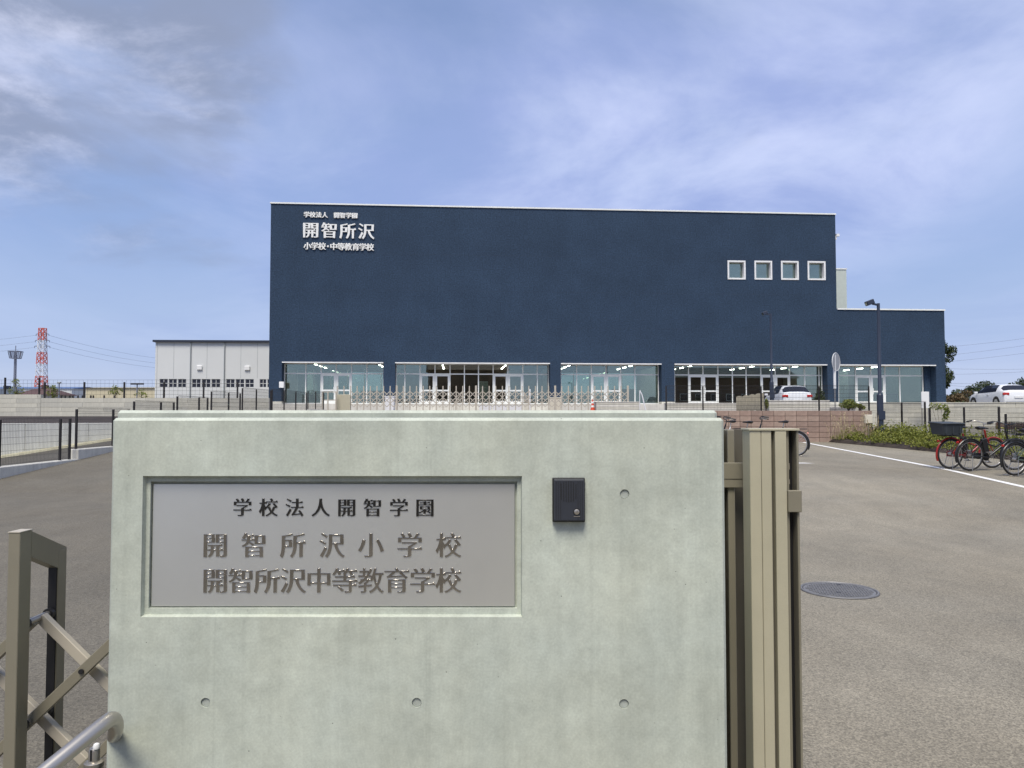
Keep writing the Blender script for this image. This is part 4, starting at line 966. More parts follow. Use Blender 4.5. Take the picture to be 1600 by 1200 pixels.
# furniture just inside the glass
def cab(label, pa, pb, depth, h, m):
    t = thing('shoe_locker', label, 'cabinet', (BX, BY, BZ), FA); ua, ub = U(pa), U(pb)
    MB().box(ua, ub, depth, depth + .4, ZF, ZF + h).build('carcass', m, t)
    n = max(2, int((ub - ua) / .45))
    for i in range(n):
        for j in range(4): MB().box(ua + (ub - ua) * i / n + .02, ua + (ub - ua) * (i + 1) / n - .02, depth - .02, depth - .001, ZF + .05 + j * (h - .08) / 4, ZF + (j + 1) * (h - .08) / 4).build('locker_door', m_brownwall if m is not m_white else m_palewall, t)
cab('tall white cabinet indoors between the two middle doors', 751, 766, 4.0, 1.9, m_white)
cab('dark shoe lockers indoors behind the first glazed bay', 555, 597, 3.5, 1.1, m_wood)
cab('dark shoe lockers indoors at the right of the wide fourth bay', 1126, 1182, 3.5, 1.2, m_wood)
cab('dark shoe lockers indoors behind the wing glazing', 1386, 1438, 3.2, .9, m_wood)
cab('dark shoe lockers indoors behind the right of the third bay', 974, 1010, 4.2, 1.3, m_wood)

# traffic cone
c = at(926, 643, 43.6)
cn = thing('traffic_cone', 'orange-red traffic cone with white bands on the forecourt', 'cone', (c.x, 43.6, 1.6))
MB().box(-.19, .19, -.19, .19, 0, .035).build('base', m_red, cn, bevel=.01)
def rcone(z): return .135 - .105 * (z - .035) / .66
for a, b, m, nm in ((.035, .25, m_red, 'cone_body'), (.25, .36, m_white, 'band'), (.36, .48, m_red, 'cone_body'), (.48, .58, m_white, 'band'), (.58, .695, m_red, 'cone_body')):
    MB().lathe((0, 0, 0), [(rcone(a), a), (rcone(b), b)], 20).build(nm, m, cn, smooth=True)

# lamp posts
def lamp(label, px, ptop, pbase, Y, zb, side=-1, thick=.5):
    b = at(px, pbase, Y); t = thing('lamp_post', label, 'street lamp', (b.x, Y, zb)); H = at(px, ptop, Y).z - zb
    MB().tube([(0,0,0), (0,0,1.55)], .105, 16).build('pole_base', m_navy_pole, t, smooth=True)
    MB().tube([(0,0,1.5502), (0,0,1.62), (0,0,H)], [.10, .062, .052], 14).build('pole', m_navy_pole, t, smooth=True)
    MB().bar((0, 0, H - .06), (side * .22, -.04, H - .02), .06).build('arm', m_navy_pole, t)
    M_ = Matrix.Rotation(R(side * 22), 3, 'Y')
    h = MB().obox((side * .33, -.06, H + .02), (.26, .22, .16), M_).build('lamp_head', m_navy_pole, t, bevel=.015)
    MB().obox(Vector((side * .33, -.06, H + .02)) + M_ @ Vector((side * .135, 0, -.0)), (.008, .16, .11), M_).build('lens', m_glass_d, h)
    MB().box(-.12, .12, -.118, -.06, .7, 1.0).build('hatch', m_navy_pole, t)
lamp('tall dark navy lamp post rising beside the end of the pink wall', 1376, 474, 676, 26.6, lot_z(12.7, 26.6) + .1)
lamp('slimmer dark lamp post by the parked wagon', 1206, 490, 628, 40, 1.6)
# round sign on a white pole, seen from behind
b = at(1305, 641, 28.4); t = thing('round_sign', 'round traffic sign seen from behind on a white pole', 'sign', (b.x, 28.4, 1.6))
H = at(1305, 551, 28.4).z - 1.6
MB().cyl((0, 0, 0), .022, 0, 1.0, 10).build('lower_pole', m_steel, t, smooth=True)
MB().cyl((0, 0, 0), .048, .82, H - .08, 12).build('white_sleeve', m_white, t, smooth=True)
ds = MB().cyl((0, 0, 0), .335, -.004, .004, 32, axis='Y').build('sign_disc', m_steel, t); ds.location = (.07, .02, H - .34); ds.rotation_euler = (0, 0, R(44))
rg = MB().ring((0, 0, 0), .335, .012, 'Y', 36, 6).build('sign_rim', m_white, ds, smooth=True)
# small box on a stake at the end of the pink wall
b = at(1357, 672, 26.4); t = thing('utility_box', 'small beige electric box on a short stake by the pink wall', 'box', (b.x, 26.4, lot_z(12, 26.4) + .05))
zt = at(1357, 648, 26.4).z - t.location.z
MB().cyl((0, 0, 0), .022, 0, zt - .3, 10).build('stake', m_bronze, t); MB().box(-.13, .13, -.07, .07, zt - .3, zt).build('box_body', cream, t, bevel=.015)
# notice board by the wing column
b = at(1446, 640, 44); t = thing('notice_panel', 'small white notice panel standing near the wing of the school', 'sign', (b.x, 44.0, .85))
zt = at(1446, 612, 44).z - .85
MB().box(-.22, .22, -.02, .02, zt - .95, zt).build('panel', m_white, t, bevel=.01)
for x in (-.18, .18): MB().box(x - .02, x + .02, .021, .06, 0, zt - .05).build('leg', m_steel, t)
# wooden slat fence running into depth
a = at(1152, 640, 36.5); b = at(1192, 641, 30)
wf = thing('slat_fence', 'low curved fence of pale wooden slats behind the mesh fence', 'fence', (a.x, 36.5, 1.6)); m_slat = mat('pale_slat', (.36, .33, .24), .8, var=.15, scale=6)
n = 26
for i in range(n):
    f = i / (n - 1); x = (b.x - a.x) * (f ** 1.25); y = (30 - 36.5) * f
    MB().obox((x, y, .36), (.085, .03, .68 + .05 * math.sin(i)), Matrix.Rotation(R(-50), 3, 'Z')).build('slat', m_slat, wf)
MB().tube([((b.x - a.x) * (f ** 1.25) + .03, -6.5 * f + .03, .5) for f in lin(0, 1, 8)], .02, 6).build('rail', m_slat, wf)
# brown low boarding on the lower ground at the right edge
p = at(1556, 664, 38); t = thing('brown_boarding', 'dark brown low timber boarding behind the fence at the right edge', 'fence', (p.x, 38, .72))
for i in range(3): MB().box(0, 6, -.02 + .004 * i, .04, .02 + i * .1, .11 + i * .1).build('board', m_wood, t, bevel=.004)
for i in range(5): MB().box(.1 + i * 1.4, .18 + i * 1.4, .0405, .1, 0, .34).build('stake', m_wood, t)

# ------------------------------------------------------------------ cars
def car(label, loc, heading, hgt=1.46, L=4.3, Wd=1.78, hatch=True):
    t = thing('parked_car', label, 'car', loc, heading); w = Wd / 2
    #        x     belt  roof  wb    wr    zlow
    stn = [(-2.13, .86, .88, .74, .70, .34), (-2.08, .98, 1.00, .82, .74, .24), (-1.92, 1.02, 1.08, .87, .70, .20), (-1.62, 1.02, 1.37, .89, .60, .18), (-1.25, 1.01, 1.44, .89, .60, .18),
           (-.60, .99, 1.465, .89, .62, .18), (0.0, .97, 1.46, .89, .62, .18), (.45, .96, 1.37, .89, .60, .18), (1.00, .95, 1.10, .89, .66, .18), (1.25, .93, .97, .88, .72, .18), (1.70, .84, .88, .86, .70, .18), (2.00, .72, .76, .80, .62, .20), (2.14, .56, .60, .68, .50, .30)]
    sx = L / 4.3; sz = hgt / 1.46; sw_ = w / .89
    def sec(s):
        x, zb, zr, wb, wr, zl = s; P = [(wb * .86, zl), (wb * .985, zl + .10), (wb, .52 if zb > .6 else zl + .16), (wb * .985, zb - .10), (wb * .95, zb), ((wb * .95 + wr) / 2 + .02, (zb + zr) / 2 + .01), (wr, zr - .02), (wr * .6, zr + .015), (0, zr + .02)]
        P = [(y * sw_, z * sz) for y, z in P]
        return [(x * sx, -y, z) for y, z in P] + [(x * sx, y, z) for y, z in reversed(P[:-1])]
    rings = [sec(s) for s in stn]; k = len(rings[0]); mb = MB()
    for r_ in rings: mb.v += r_
    wf_, gf = [], {}
    for i in range(len(rings) - 1):
        for j in range(k - 1): mb.f.append((i*k+j, (i+1)*k+j, (i+1)*k+j+1, i*k+j+1))
    mb.f.append(tuple(range(k))); mb.f.append(tuple(reversed(range((len(rings)-1)*k, len(rings)*k))))
    mb.f += [(i*k+k-1, (i+1)*k+k-1, (i+1)*k, i*k) for i in range(len(rings)-1)]
    mb.build('body', m_carwhite, t, smooth=True)
    def patch(name, cells, m, off=.008, shrink=.06):
        q = MB()
        for i, j in cells:
            P = [Vector(rings[i][j]), Vector(rings[i+1][j]), Vector(rings[i+1][j+1]), Vector(rings[i][j+1])]
            n_ = (P[1] - P[0]).cross(P[3] - P[0])
            if n_.length < 1e-7: n_ = (P[2] - P[1]).cross(P[3] - P[2])
            n_.normalize(); c_ = sum(P, Vector()) / 4
            if n_.dot(c_ - Vector((0, 0, .75))) < 0: n_ = -n_
            q.add([p + n_ * off for p in P], [(0, 1, 2, 3)])
        return q.build(name, m, t, smooth=True)
    for side in (0, 1):
        jj = (4, 5) if side == 0 else (k - 7, k - 6)
        patch('side_window', [(i, j) for i in (4,) for j in jj], m_darkglass)
        patch('side_window', [(i, j) for i in (5, 6, 7) for j in jj], m_darkglass)
    patch('rear_window', [(2, j) for j in range(5, k - 6)], m_darkglass, .010)
    patch('windscreen', [(i, j) for i in (7, 8) for j in range(6, k - 7)], m_darkglass, .010)
    for s in (-1, 1):
        MB().obox((-2.06 * sx, s * .70 * sw_, .86 * sz), (.16, .34, .15), Matrix.Rotation(R(s * -14), 3, 'Z')).build('tail_lamp', m_tail, t, bevel=.03, seg=2)
        MB().obox((1.92 * sx, s * .66 * sw_, .70 * sz), (.30, .28, .13), Matrix.Rotation(R(s * 16), 3, 'Z')).build('headlamp', m_glass_d, t, bevel=.03)
        MB().obox((.78 * sx, s * 1.0 * sw_, 1.0 * sz), (.14, .20, .13)).build('door_mirror', m_carwhite, t, bevel=.03, seg=2)
        MB().box(-.5 * sx, -.28 * sx, s * .895 * sw_ - .012, s * .895 * sw_ + .012, .82 * sz, .85 * sz).build('door_handle', m_carwhite, t)
        for x in (-1.32, 1.32):
            y0 = s * .70 * sw_; y1 = s * .905 * sw_
            MB().cyl((x * sx, 0, .34), .385, min(y0, s*.893*sw_), max(y0, s*.893*sw_), 28, axis='Y').build('wheel_arch', m_black, t)
            wh = MB().ring((x * sx, s * .82 * sw_, .33), .25, .085, 'Y', 28, 8).build('wheel', m_tyre, t, smooth=True)
            MB().cyl((x * sx, 0, .33), .215, min(s*.78*sw_, s*.90*sw_), max(s*.78*sw_, s*.90*sw_), 24, axis='Y').build('rim', m_rim, wh)
            for g in range(5):
                a = R(72 * g + 18); MB().obox((x*sx + .12*math.cos(a), s*.9025*sw_, .33 + .12*math.sin(a)), (.15, .01, .05), Matrix.Rotation(-a, 3, 'Y')).build('spoke', m_rim, wh)
    MB().box(-2.17 * sx, -2.12 * sx, -.25, .25, .60, .72).build('number_plate', m_white, t)
    MB().box(-2.16 * sx, -2.0 * sx, -.72, .72, .30, .36).build('bumper_trim', m_black, t)
    return t
p = at(1585, 630, 48.0)
car('white hatchback parked above the concrete retaining wall at right', (30.75, 48.5, 1.84), R(86), 1.45, 4.3)
car('white wagon parked in front of the school glazing', (16.9, 47.3, 1.6), R(87), 1.58, 4.4)

# ------------------------------------------------------------------ bicycles
m_bred = mat('bike_red', (.30, .022, .018), .28, var=.05); m_bblack = mat('bike_black', (.016, .017, .020), .3, var=.05); m_bgreen = mat('bike_grey_green', (.10, .135, .12), .3, .2, var=.05)
m_bmint = mat('mint_plastic', (.30, .55, .46), .5, var=.05); m_bwhite = mat('bike_white', (.65, .66, .66), .3, var=.04); m_crate = mat('dark_crate', (.035, .043, .050), .6, var=.1)
def make_bike(label, m, loc, heading, lean=0, crate=False, basket=None, battery=True, guard=None, group='bicycles parked in the forecourt', chain=None):
    t = thing('bicycle', label, 'bicycle', loc, heading, group); t.rotation_euler = (R(lean), 0, heading)
    r = .335; WB = 1.10; A = Vector((0, 0, r)); B = Vector((WB, 0, r)); bb = Vector((.46, 0, .29)); st0 = Vector((.30, 0, .78)); hd = Vector((.86, 0, .86)); hb = Vector((.92, 0, .66))
    for c_ in (A, B):
        w_ = MB().ring(c_, r - .02, .020, 'Y', 34, 8).build('wheel', m_tyre, t, smooth=True)
        MB().ring(c_, r - .047, .010, 'Y', 34, 6).build('rim', m_rim, w_, smooth=True)
        q = MB()
        for g in range(24):
            a = R(15 * g); q.wire(c_ + Vector((.03*math.cos(a+.7), .025 * (1 if g % 2 else -1), .03*math.sin(a+.7))), c_ + Vector(((r-.05)*math.cos(a), 0, (r-.05)*math.sin(a))), .0018)
        q.build('spokes', m_rim, w_)
        MB().cyl(c_, .032, -.045, .045, 14, axis='Y').build('hub', m_steel, w_)
        MB().ring(c_, r + .018, .020, 'Y', 20, 6, (20 if c_ is A else 35), (205 if c_ is A else 190)).build('mudguard', guard or m, t, smooth=True)
    f = MB()
    f.tube([bb, st0], .017, 10).tube([hb + Vector((0,0,-.02)), bb + Vector((.01,0,.02))], .026, 10).tube([hb, Vector((.62,0,.52)), Vector((.36,0,.60))], .018, 10).tube([hb, hd], .022, 10)
    for s in (-1, 1): f.tube([bb + Vector((0, s*.03, 0)), A + Vector((0, s*.06, 0))], .010, 8).tube([st0 + Vector((-.01, s*.02, -.1)), A + Vector((0, s*.06, 0))], .009, 8)
    f.build('frame', m, t, smooth=True)
    f = MB()
    for s in (-1, 1): f.tube([hb + Vector((.005, s*.045, .0)), hb + Vector((.03, s*.05, -.12)), B + Vector((0, s*.055, 0))], [.014, .013, .009], 8)
    f.build('fork', m, t, smooth=True)
    h = MB().tube([hd, hd + Vector((-.02, 0, .12)), hd + Vector((.03, 0, .14))], .014, 8)
    h.tube(smooth_path([Vector(q_) for q_ in ((.68, -.29, 1.02), (.84, -.28, 1.05), (.90, -.15, 1.02), (.88, 0, .99), (.90, .15, 1.02), (.84, .28, 1.05), (.68, .29, 1.02))], 2), .011, 8)
    h = h.build('handlebar', m_steel if m is not m_bblack else m_bblack, t, smooth=True)
    for s in (-1, 1):
        MB().tube([(.66, s*.29, 1.018), (.79, s*.285, 1.04)], .017, 8).build('grip', m_black, h, smooth=True)
        MB().tube([(.72, s*.275, 1.0), (.85, s*.25, 1.03)], .006, 6).build('brake_lever', m_steel, h)
    sd = MB().tube([(.16, 0, .925), (.22, 0, .935), (.32, 0, .93), (.42, 0, .915)], [.075, .095, .055, .022], 12)
    sd.v = [(x, y, .92 + (z - .92) * .42) for x, y, z in sd.v]; sd = sd.build('saddle', m_black, t, smooth=True)
    MB().tube([st0, (.275, 0, .90)], .013, 8).build('seat_post', m_steel, t, smooth=True)
    rk = MB()
    for s in (-1, 1): rk.tube([(-.30, s*.07, .735), (.22, s*.07, .735)], .007, 6).tube([(-.10, s*.07, .735), (0, s*.07, r)], .006, 6)
    for x in (-.30, -.17, -.04, .09, .2): rk.tube([(x, -.07, .735), (x, .07, .735)], .006, 6)
    rk.build('rear_rack', m_black, t)
    ch = MB().bar((-.03, .075, r), (.50, .075, .29), .02, .13).build('chain_guard', chain or m_bblack, t, bevel=.008)
    MB().cyl((bb.x, 0, bb.z), .085, .066, .09, 20, axis='Y').build('chainring', m_black, ch)
    MB().bar((bb.x, .10, bb.z), (bb.x + .12, .10, bb.z - .12), .018).bar((bb.x, -.10, bb.z), (bb.x - .12, -.10, bb.z + .12), .018).box(bb.x + .07, bb.x + .17, .105, .19, bb.z - .135, bb.z - .115).box(bb.x - .17, bb.x - .07, -.19, -.105, bb.z + .115, bb.z + .135).build('crank', m_steel, t)
    if battery: MB().bar((.39, 0, .40), (.31, 0, .70), .085, .12, (1, 0, 0)).build('battery', m_black, t, bevel=.012)
    sdm = MB()
    for s in (-1, 1): sdm.tube([(0, s*.075, r), (-.04, s*.13, .012), (-.15, s*.13, .012)], .0085, 6)
    sdm.tube([(-.15, -.13, .012), (-.15, .13, .012)], .0085, 6).build('stand', m_steel, t)
    MB().tube([(-r*.9, 0, .62), (-r*.9 - .03, 0, .62)], .026, 10).build('reflector', m_tail, t)
    if crate:
        c_ = MB(); a0, a1, b0, b1 = -.40, .14, -.33, .12
        c_.add([(-.34,-.17,.76),(.10,-.17,.76),(.10,.17,.76),(-.34,.17,.76),(-.39,-.20,1.0),(.14,-.20,1.0),(.14,.20,1.0),(-.39,.20,1.0)], [(0,3,2,1),(0,1,5,4),(1,2,6,5),(2,3,7,6),(3,0,4,7)])
        cr = c_.build('crate', m_crate, t); MB().box(-.42, .165, -.225, .225, 1.0005, 1.03).build('crate_lid', m_crate, cr, bevel=.012)
        for x in (-.3, -.12, .06): MB().box(x - .015, x + .015, -.198, -.185, .80, .98).build('crate_rib', m_crate, cr)
    if basket:
        bk = MB(); x0, x1, y0, y1, z0, z1 = 1.0, 1.34, -.19, .19, .78, 1.04
        for z in lin(z0, z1, 5):
            e = .03 * (z - z0) / (z1 - z0)
            for p_, q_ in (((x0-e,y0-e,z),(x1+e,y0-e,z)), ((x1+e,y0-e,z),(x1+e,y1+e,z)), ((x1+e,y1+e,z),(x0-e,y1+e,z)), ((x0-e,y1+e,z),(x0-e,y0-e,z))): bk.wire(p_, q_, .006)
        for i in range(9):
            g = i / 8
            for p_ in ((x0 + (x1-x0)*g, y0), (x0 + (x1-x0)*g, y1), (x0, y0 + (y1-y0)*g), (x1, y0 + (y1-y0)*g)): bk.wire((p_[0], p_[1], z0), (p_[0], p_[1], z1), .004)
            bk.wire((x0 + (x1-x0)*g, y0, z0), (x0 + (x1-x0)*g, y1, z0), .004)
        bk.build('front_basket', basket, t); MB().tube([(.93, 0, .78), (1.1, 0, .785)], .01, 6).build('basket_stay', m_steel, t)
    return t
def bike_at(px, py, Y): p = at(px, py, Y); return (p.x, p.y, lot_z(p.x, p.y))
HB = R(36)
make_bike('red bicycle with a big dark storage box over its rear wheel', m_bred, bike_at(1484, 728, 17.0), R(12), 4, crate=True, guard=m_bred, chain=m_bred)
make_bike('black electric bicycle with a silver derailleur beside the red bicycle', m_bblack, bike_at(1515, 734, 16.6), R(10), 4, guard=m_bblack, basket=m_black)
make_bike('grey-green bicycle with dark mudguards second from the right photo edge', m_bgreen, bike_at(1585, 747, 15.75), R(14), 4, guard=m_bblack)
make_bike('bicycle with mint green mudguard cut by the right photo edge', m_bwhite, bike_at(1626, 752, 15.4), R(11), 4, basket=m_bwhite, battery=False, guard=m_bmint, crate=False)
# behind the sign wall, only handlebars and a wheel show
make_bike('dark bicycle behind the gate leaf, its wheel edge showing at the right', m_bblack, bike_at(1243, 715, 20.5), R(162), 5, guard=m_bblack)
make_bike('white-framed bicycle just showing above the gate leaf', m_bwhite, bike_at(1160, 716, 20.8), R(186), 5, guard=m_bblack, battery=False)
make_bike('dark bicycle whose handlebar shows beside the corner of the sign wall', m_bblack, bike_at(1185, 718, 20.2), R(150), 5, guard=m_bblack, battery=False)

# ------------------------------------------------------------------ plants
rr = random.Random(5)
mb = MB()
for _ in range(430):
    y = rr.uniform(16, 27.0); b0 = bed_x(y); x = rr.uniform(b0 + .05, 13.75)
    hgt = (.10 + .26 * min(1, (x - b0) / 1.0)) * rr.uniform(.6, 1.3)
    mb.clump((x, y, lot_z(12, y) + .1 + hgt * .75), (.20, .20, hgt * .8), 46, .075, rr)
tag(mb.build('ground_cover_shrubs', m_leafA), 'yellow-green ground cover shrubs in the bed along the forecourt edge', 'shrubs', kind='stuff')
mb = MB()
for _ in range(70):
    y = rr.uniform(26.1, 27.0); x = rr.uniform(11.0, 12.6); z = lot_z(12, y) + .15; l = rr.uniform(.35, .95); dx, dy = rr.uniform(-.2, .2), rr.uniform(-.2, .2)
    mb.wire((x, y, z), (x + dx, y + dy, z + l), .004)
    for k in range(5): mb.leaf((x + dx * (.75 + .06 * k), y + dy * (.75 + .06 * k), z + l * (.78 + .055 * k)), .05, rr)
tag(mb.build('dry_grass', m_straw), 'dry straw-coloured grass stalks against the pink wall', 'grass', kind='stuff')
def bush(label, px, py, Y, zb, rad, n, size, m, cat='bush'):
    p = at(px, py, Y); t = thing('bush', label, cat, (p.x, Y, zb)); q = MB()
    for _ in range(max(5, n // 120)):
        g = rr.uniform(0, 6.28); e = rr.uniform(0, .75)
        q.clump((math.cos(g) * rad[0] * e, math.sin(g) * rad[1] * e, rad[2] * rr.uniform(.7, 1.5)), (rad[0] * .45, rad[1] * .45, rad[2] * .5), 110, size, rr)
    q.build('foliage', m, t)
    s = MB()
    for k in range(6):
        g = k * 1.05; s.tube([(0, 0, 0), (math.cos(g) * rad[0] * .5, math.sin(g) * rad[1] * .5, rad[2] * 1.3)], [.02, .006], 5)
    s.build('stems', m_bark, t)
bush('bright yellow-green bush on the terrace above the pink wall', 1326, 641, 29.0, 1.6, (.40, .4, .24), 1300, .075, m_leafB)
bush('darker green plant at the right of the terrace bush', 1344, 641, 28.6, 1.6, (.18, .2, .15), 500, .06, m_leafA)
bush('small yellow-green bush beside the slat fence', 1197, 641, 30, 1.6, (.13, .2, .26), 500, .06, m_leafB)
bush('tall green potted plant before the wide bay, behind the wagon', 1279, 630, 49.6, 1.6, (.5, .4, .8), 1100, .16, m_leafD, 'plant')
# vine on the fence
vn = thing('climbing_vine', 'green climbing vine hanging on the mesh fence above the red bicycle', 'vine', (14 - .08, 25.0, .75)); q = MB(); q2 = MB()
c0 = at(1482, 645, 24.6)
for px, py, n_ in ((1482, 637, 60), (1484, 643, 80), (1482, 650, 70), (1480, 655, 40), (1468, 635.5, 40), (1460, 634.5, 36), (1475, 636, 40)):
    y = 14 / ((px - 800) / 1200); z = at(px, py, y).z; q.clump((-.02, y - 25.0, z - .75), (.05, .17, .12), n_, .07, rr)
    q2.tube([(0, 0, 0), (0, (y - 25) * .6, (z - .75) * .6), (-.01, y - 25, z - .75)], .005, 5)
q.build('leaves', m_leafB, vn); q2.build('stems', m_bark, vn)

def tree(label, px, Y, zb, ztop_px, crown_r, trunk_r, n, size, m, group=None, start=.35, lobes=16):
    p = at(px, 620, Y); H = at(px, ztop_px, Y).z - zb; t = thing('tree', label, 'tree', (p.x, Y, zb), rr.uniform(0, 6), group)
    q = MB(); q.tube([(0, 0, 0), (.02 * H, .01 * H, H * .4), (-.01 * H, 0, H * .9)], [trunk_r, trunk_r * .7, trunk_r * .2], 7); cr = MB()
    for k in range(lobes):
        f = start + (1 - start) * rr.random(); g = rr.uniform(0, 6.28); w_ = crown_r * math.sin(math.pi * min(.95, max(.18, (f - start) / (1 - start) * .8 + .15))) * rr.uniform(.3, 1)
        c_ = (math.cos(g) * w_, math.sin(g) * w_, H * f * .95)
        q.tube([(0, 0, c_[2] * .75), c_], [trunk_r * .3, trunk_r * .08], 5)
        cr.clump(c_, (crown_r * .38, crown_r * .38, min(H * .14, crown_r * .34)), n // lobes, size, rr)
    q.build('trunk', m_bark, t); cr.build('crown', m, t); return t
tree('thin yellow-green sapling by the telecom mast', 25, 52, 2.3, 592, .45, .03, 220, .12, m_leafB, 'saplings on the left terrace', .3)
tree('thin sapling between the dark-roofed house and lamp', 83, 52, 2.3, 601, .45, .03, 260, .12, m_leafB, 'saplings on the left terrace', .3)
tree('small sapling before the tan warehouse', 181, 52, 2.3, 603, .5, .03, 160, .12, m_leafB, 'saplings on the left terrace', .45)
tree('sparse sapling left of the grey hall', 221, 50, 2.3, 609, .45, .03, 120, .12, m_leafB, 'saplings on the left terrace', .3)
tree('dark conifer branches showing past the right corner of the school', 1474.5, 84, 1.8, 524, 1.4, .18, 2600, .26, m_leafD, None, .3, 22)
for k, (px, Y, top, cr_, m, lb) in enumerate(((1488, 150, 612, 3.0, m_leafBr, 'brownish small tree just right of the school in the distance'), (1500, 160, 610, 3.2, m_leafD, 'dark round tree right of the school in the distance'), (1512, 150, 609, 3.0, m_leafBr, 'rust-tinged tree between distant dark trees'),
        (1522, 165, 604, 4.0, m_leafD, 'dark tree rising towards the hatchback bonnet'), (1534, 170, 600, 4.2, m_leafD, 'dark tree behind the hatchback windscreen'), (1546, 175, 597, 3.6, m_leafD, 'tallest dark tree peeking over the hatchback roof'), (1604, 170, 593, 4.6, m_leafD, 'dark tree crown above the hatchback tail'), (1590, 180, 597, 3.6, m_leafD, 'distant dark tree at the right edge behind the hatchback'))):
    tree(lb, px, Y, -.05, top, cr_, .25, 1700, .55, m, 'distant trees behind the parking', .15, 22)
mb = MB()
for _ in range(160):
    x = rr.uniform(60, 130); mb.clump((x * 1.0, 128 + rr.uniform(-6, 6), rr.uniform(.5, 1.8) + 1.0), (2.2, 1.5, 1.1), 60, .45, rr)
tag(mb.build('far_hedge', m_leafD), 'distant mass of scrub below the far trees at right', 'scrub', kind='stuff')

# ------------------------------------------------------------------ far left background
m_redsteel = mat('pylon_red', (.55, .10, .06), .6, var=.05); m_whitesteel = mat('pylon_white', (.62, .66, .72), .6, var=.04); m_greysteel = mat('mast_grey', (.16, .18, .24), .6, var=.05)
PYY = 380; pb = at(63.5, 646, PYY)
py_ = thing('power_pylon', 'red and white lattice power pylon on the left skyline', 'pylon', (pb.x, PYY, -.05))
ztop = at(64, 513, PYY).z + .05; fpx = PYY / 1200
def zpx(y): return at(64, y, PYY).z + .05
def hw(z): return (4.9 + (2.5 - 4.9) * min(1, z / zpx(520))) * .5
bands = [(0, zpx(588), m_redsteel), (zpx(588), zpx(569), m_whitesteel), (zpx(569), zpx(551), m_redsteel), (zpx(551), zpx(532), m_whitesteel), (zpx(532), ztop, m_redsteel)]
for a, b, m in bands:
    q = MB(); n_ = max(2, round((b - a) / 2.6)); r_ = .13
    for k in range(n_):
        z0, z1 = a + (b - a) * k / n_, a + (b - a) * (k + 1) / n_; w0, w1 = hw(z0), hw(z1)
        C0 = [(-w0,-w0,z0),(w0,-w0,z0),(w0,w0,z0),(-w0,w0,z0)]; C1 = [(-w1,-w1,z1),(w1,-w1,z1),(w1,w1,z1),(-w1,w1,z1)]
        for i in range(4):
            j = (i + 1) % 4; q.wire(C0[i], C1[i], r_ * 1.4); q.wire(C0[i], C1[j], r_); q.wire(C0[j], C1[i], r_); q.wire(C1[i], C1[j], r_)
    q.build('lattice_section', m, py_)
arms = []
for y_, half in ((522, 10), (532, 11), (541, 12)):
    z = zpx(y_); L_ = half * fpx; q = MB()
    for s in (-1, 1):
        q.wire((0, 0, z + .9), (s * L_, 0, z), .13).wire((0, 0, z - .3), (s * L_, 0, z), .13); arms.append((s * L_, z - .6))
        q.wire((s * L_, 0, z), (s * L_, 0, z - .9), .16)
    q.build('cross_arm', m_greysteel, py_)
q = MB(); z = ztop; q.wire((-6.5*fpx, 0, z), (6.5*fpx, 0, z), .14); q.build('top_arm', m_redsteel, py_)
pw_ = thing('power_lines', 'thin power lines hanging from the pylon across the left sky', 'cables', (pb.x, PYY, -.05))
for s, z in arms:
    for tgt in (((at(300, 560, 520).x - pb.x), 140, z - 3.2), (-260, 40, z - 8)):
        if (tgt[0] > 0) != (s > 0): continue
        P = []
        for i in range(17):
            f = i / 16; P.append((s + (tgt[0] - s) * f, tgt[1] * f, z + (tgt[2] - z) * f - 10 * f * (1 - f) * (1 if tgt[0] > 0 else 1.6)))
        MB().tube(P, .055, 4).build('cable', m_greysteel, pw_)
# right sky cables
rc = thing('overhead_cables', 'thin overhead cables crossing the sky right of the school', 'cables', at(1480, 640, 110))
o_ = rc.location
for ya, yb in ((540, 525), (553, 536), (563, 548), (574, 573), (583, 577), (597, 594), (600, 606)):
    a, b = at(1440, ya + (ya - yb) * .35, 112), at(1720, yb - (ya - yb) * 1.0, 104)
    P = [a.lerp(b, f) - Vector((0, 0, 1.0 * 4 * f * (1 - f) * .35)) - o_ for f in lin(0, 1, 12)]
    MB().tube(P, .018, 4).build('cable', m_greysteel, rc)
# telecom mast
mp_ = at(22, 646, 200); tm = thing('telecom_mast', 'slim grey telecom mast with a square antenna cage on the left skyline', 'mast', (mp_.x, 200, -.05))
H = at(22, 560, 200).z + .05; f2 = 200 / 1200
q = MB()
MB().tube([(0,0,0), (0,0,H)], [.32, .22], 8).build('mast_pole', m_greysteel, tm)
for s in (-1, 1): MB().tube([(s*2.2*f2, 0, 0), (s*1.8*f2, 0, H)], .07, 4).build('cable_run', m_greysteel, tm)
q = MB(); z0, z1 = H, at(22, 549, 200).z + .05; w0, w1 = 5.5*f2, 7.2*f2
for z, w in ((z0, w0), (z1, w1)):
    for a, b in (((-w,-w),(w,-w)), ((w,-w),(w,w)), ((w,w),(-w,w)), ((-w,w),(-w,-w))): q.wire((*a, z), (*b, z), .11)
for i in range(5):
    g = -1 + i * .5
    for s in (-1, 1): q.wire((g*w0, s*w0, z0), (g*w1, s*w1, z1), .09); q.wire((s*w0, g*w0, z0), (s*w1, g*w1, z1), .09)
q.wire((0, 0, z0), (0, 0, z1 + 1.5), .1); q.build('antenna_cage', m_greysteel, tm)
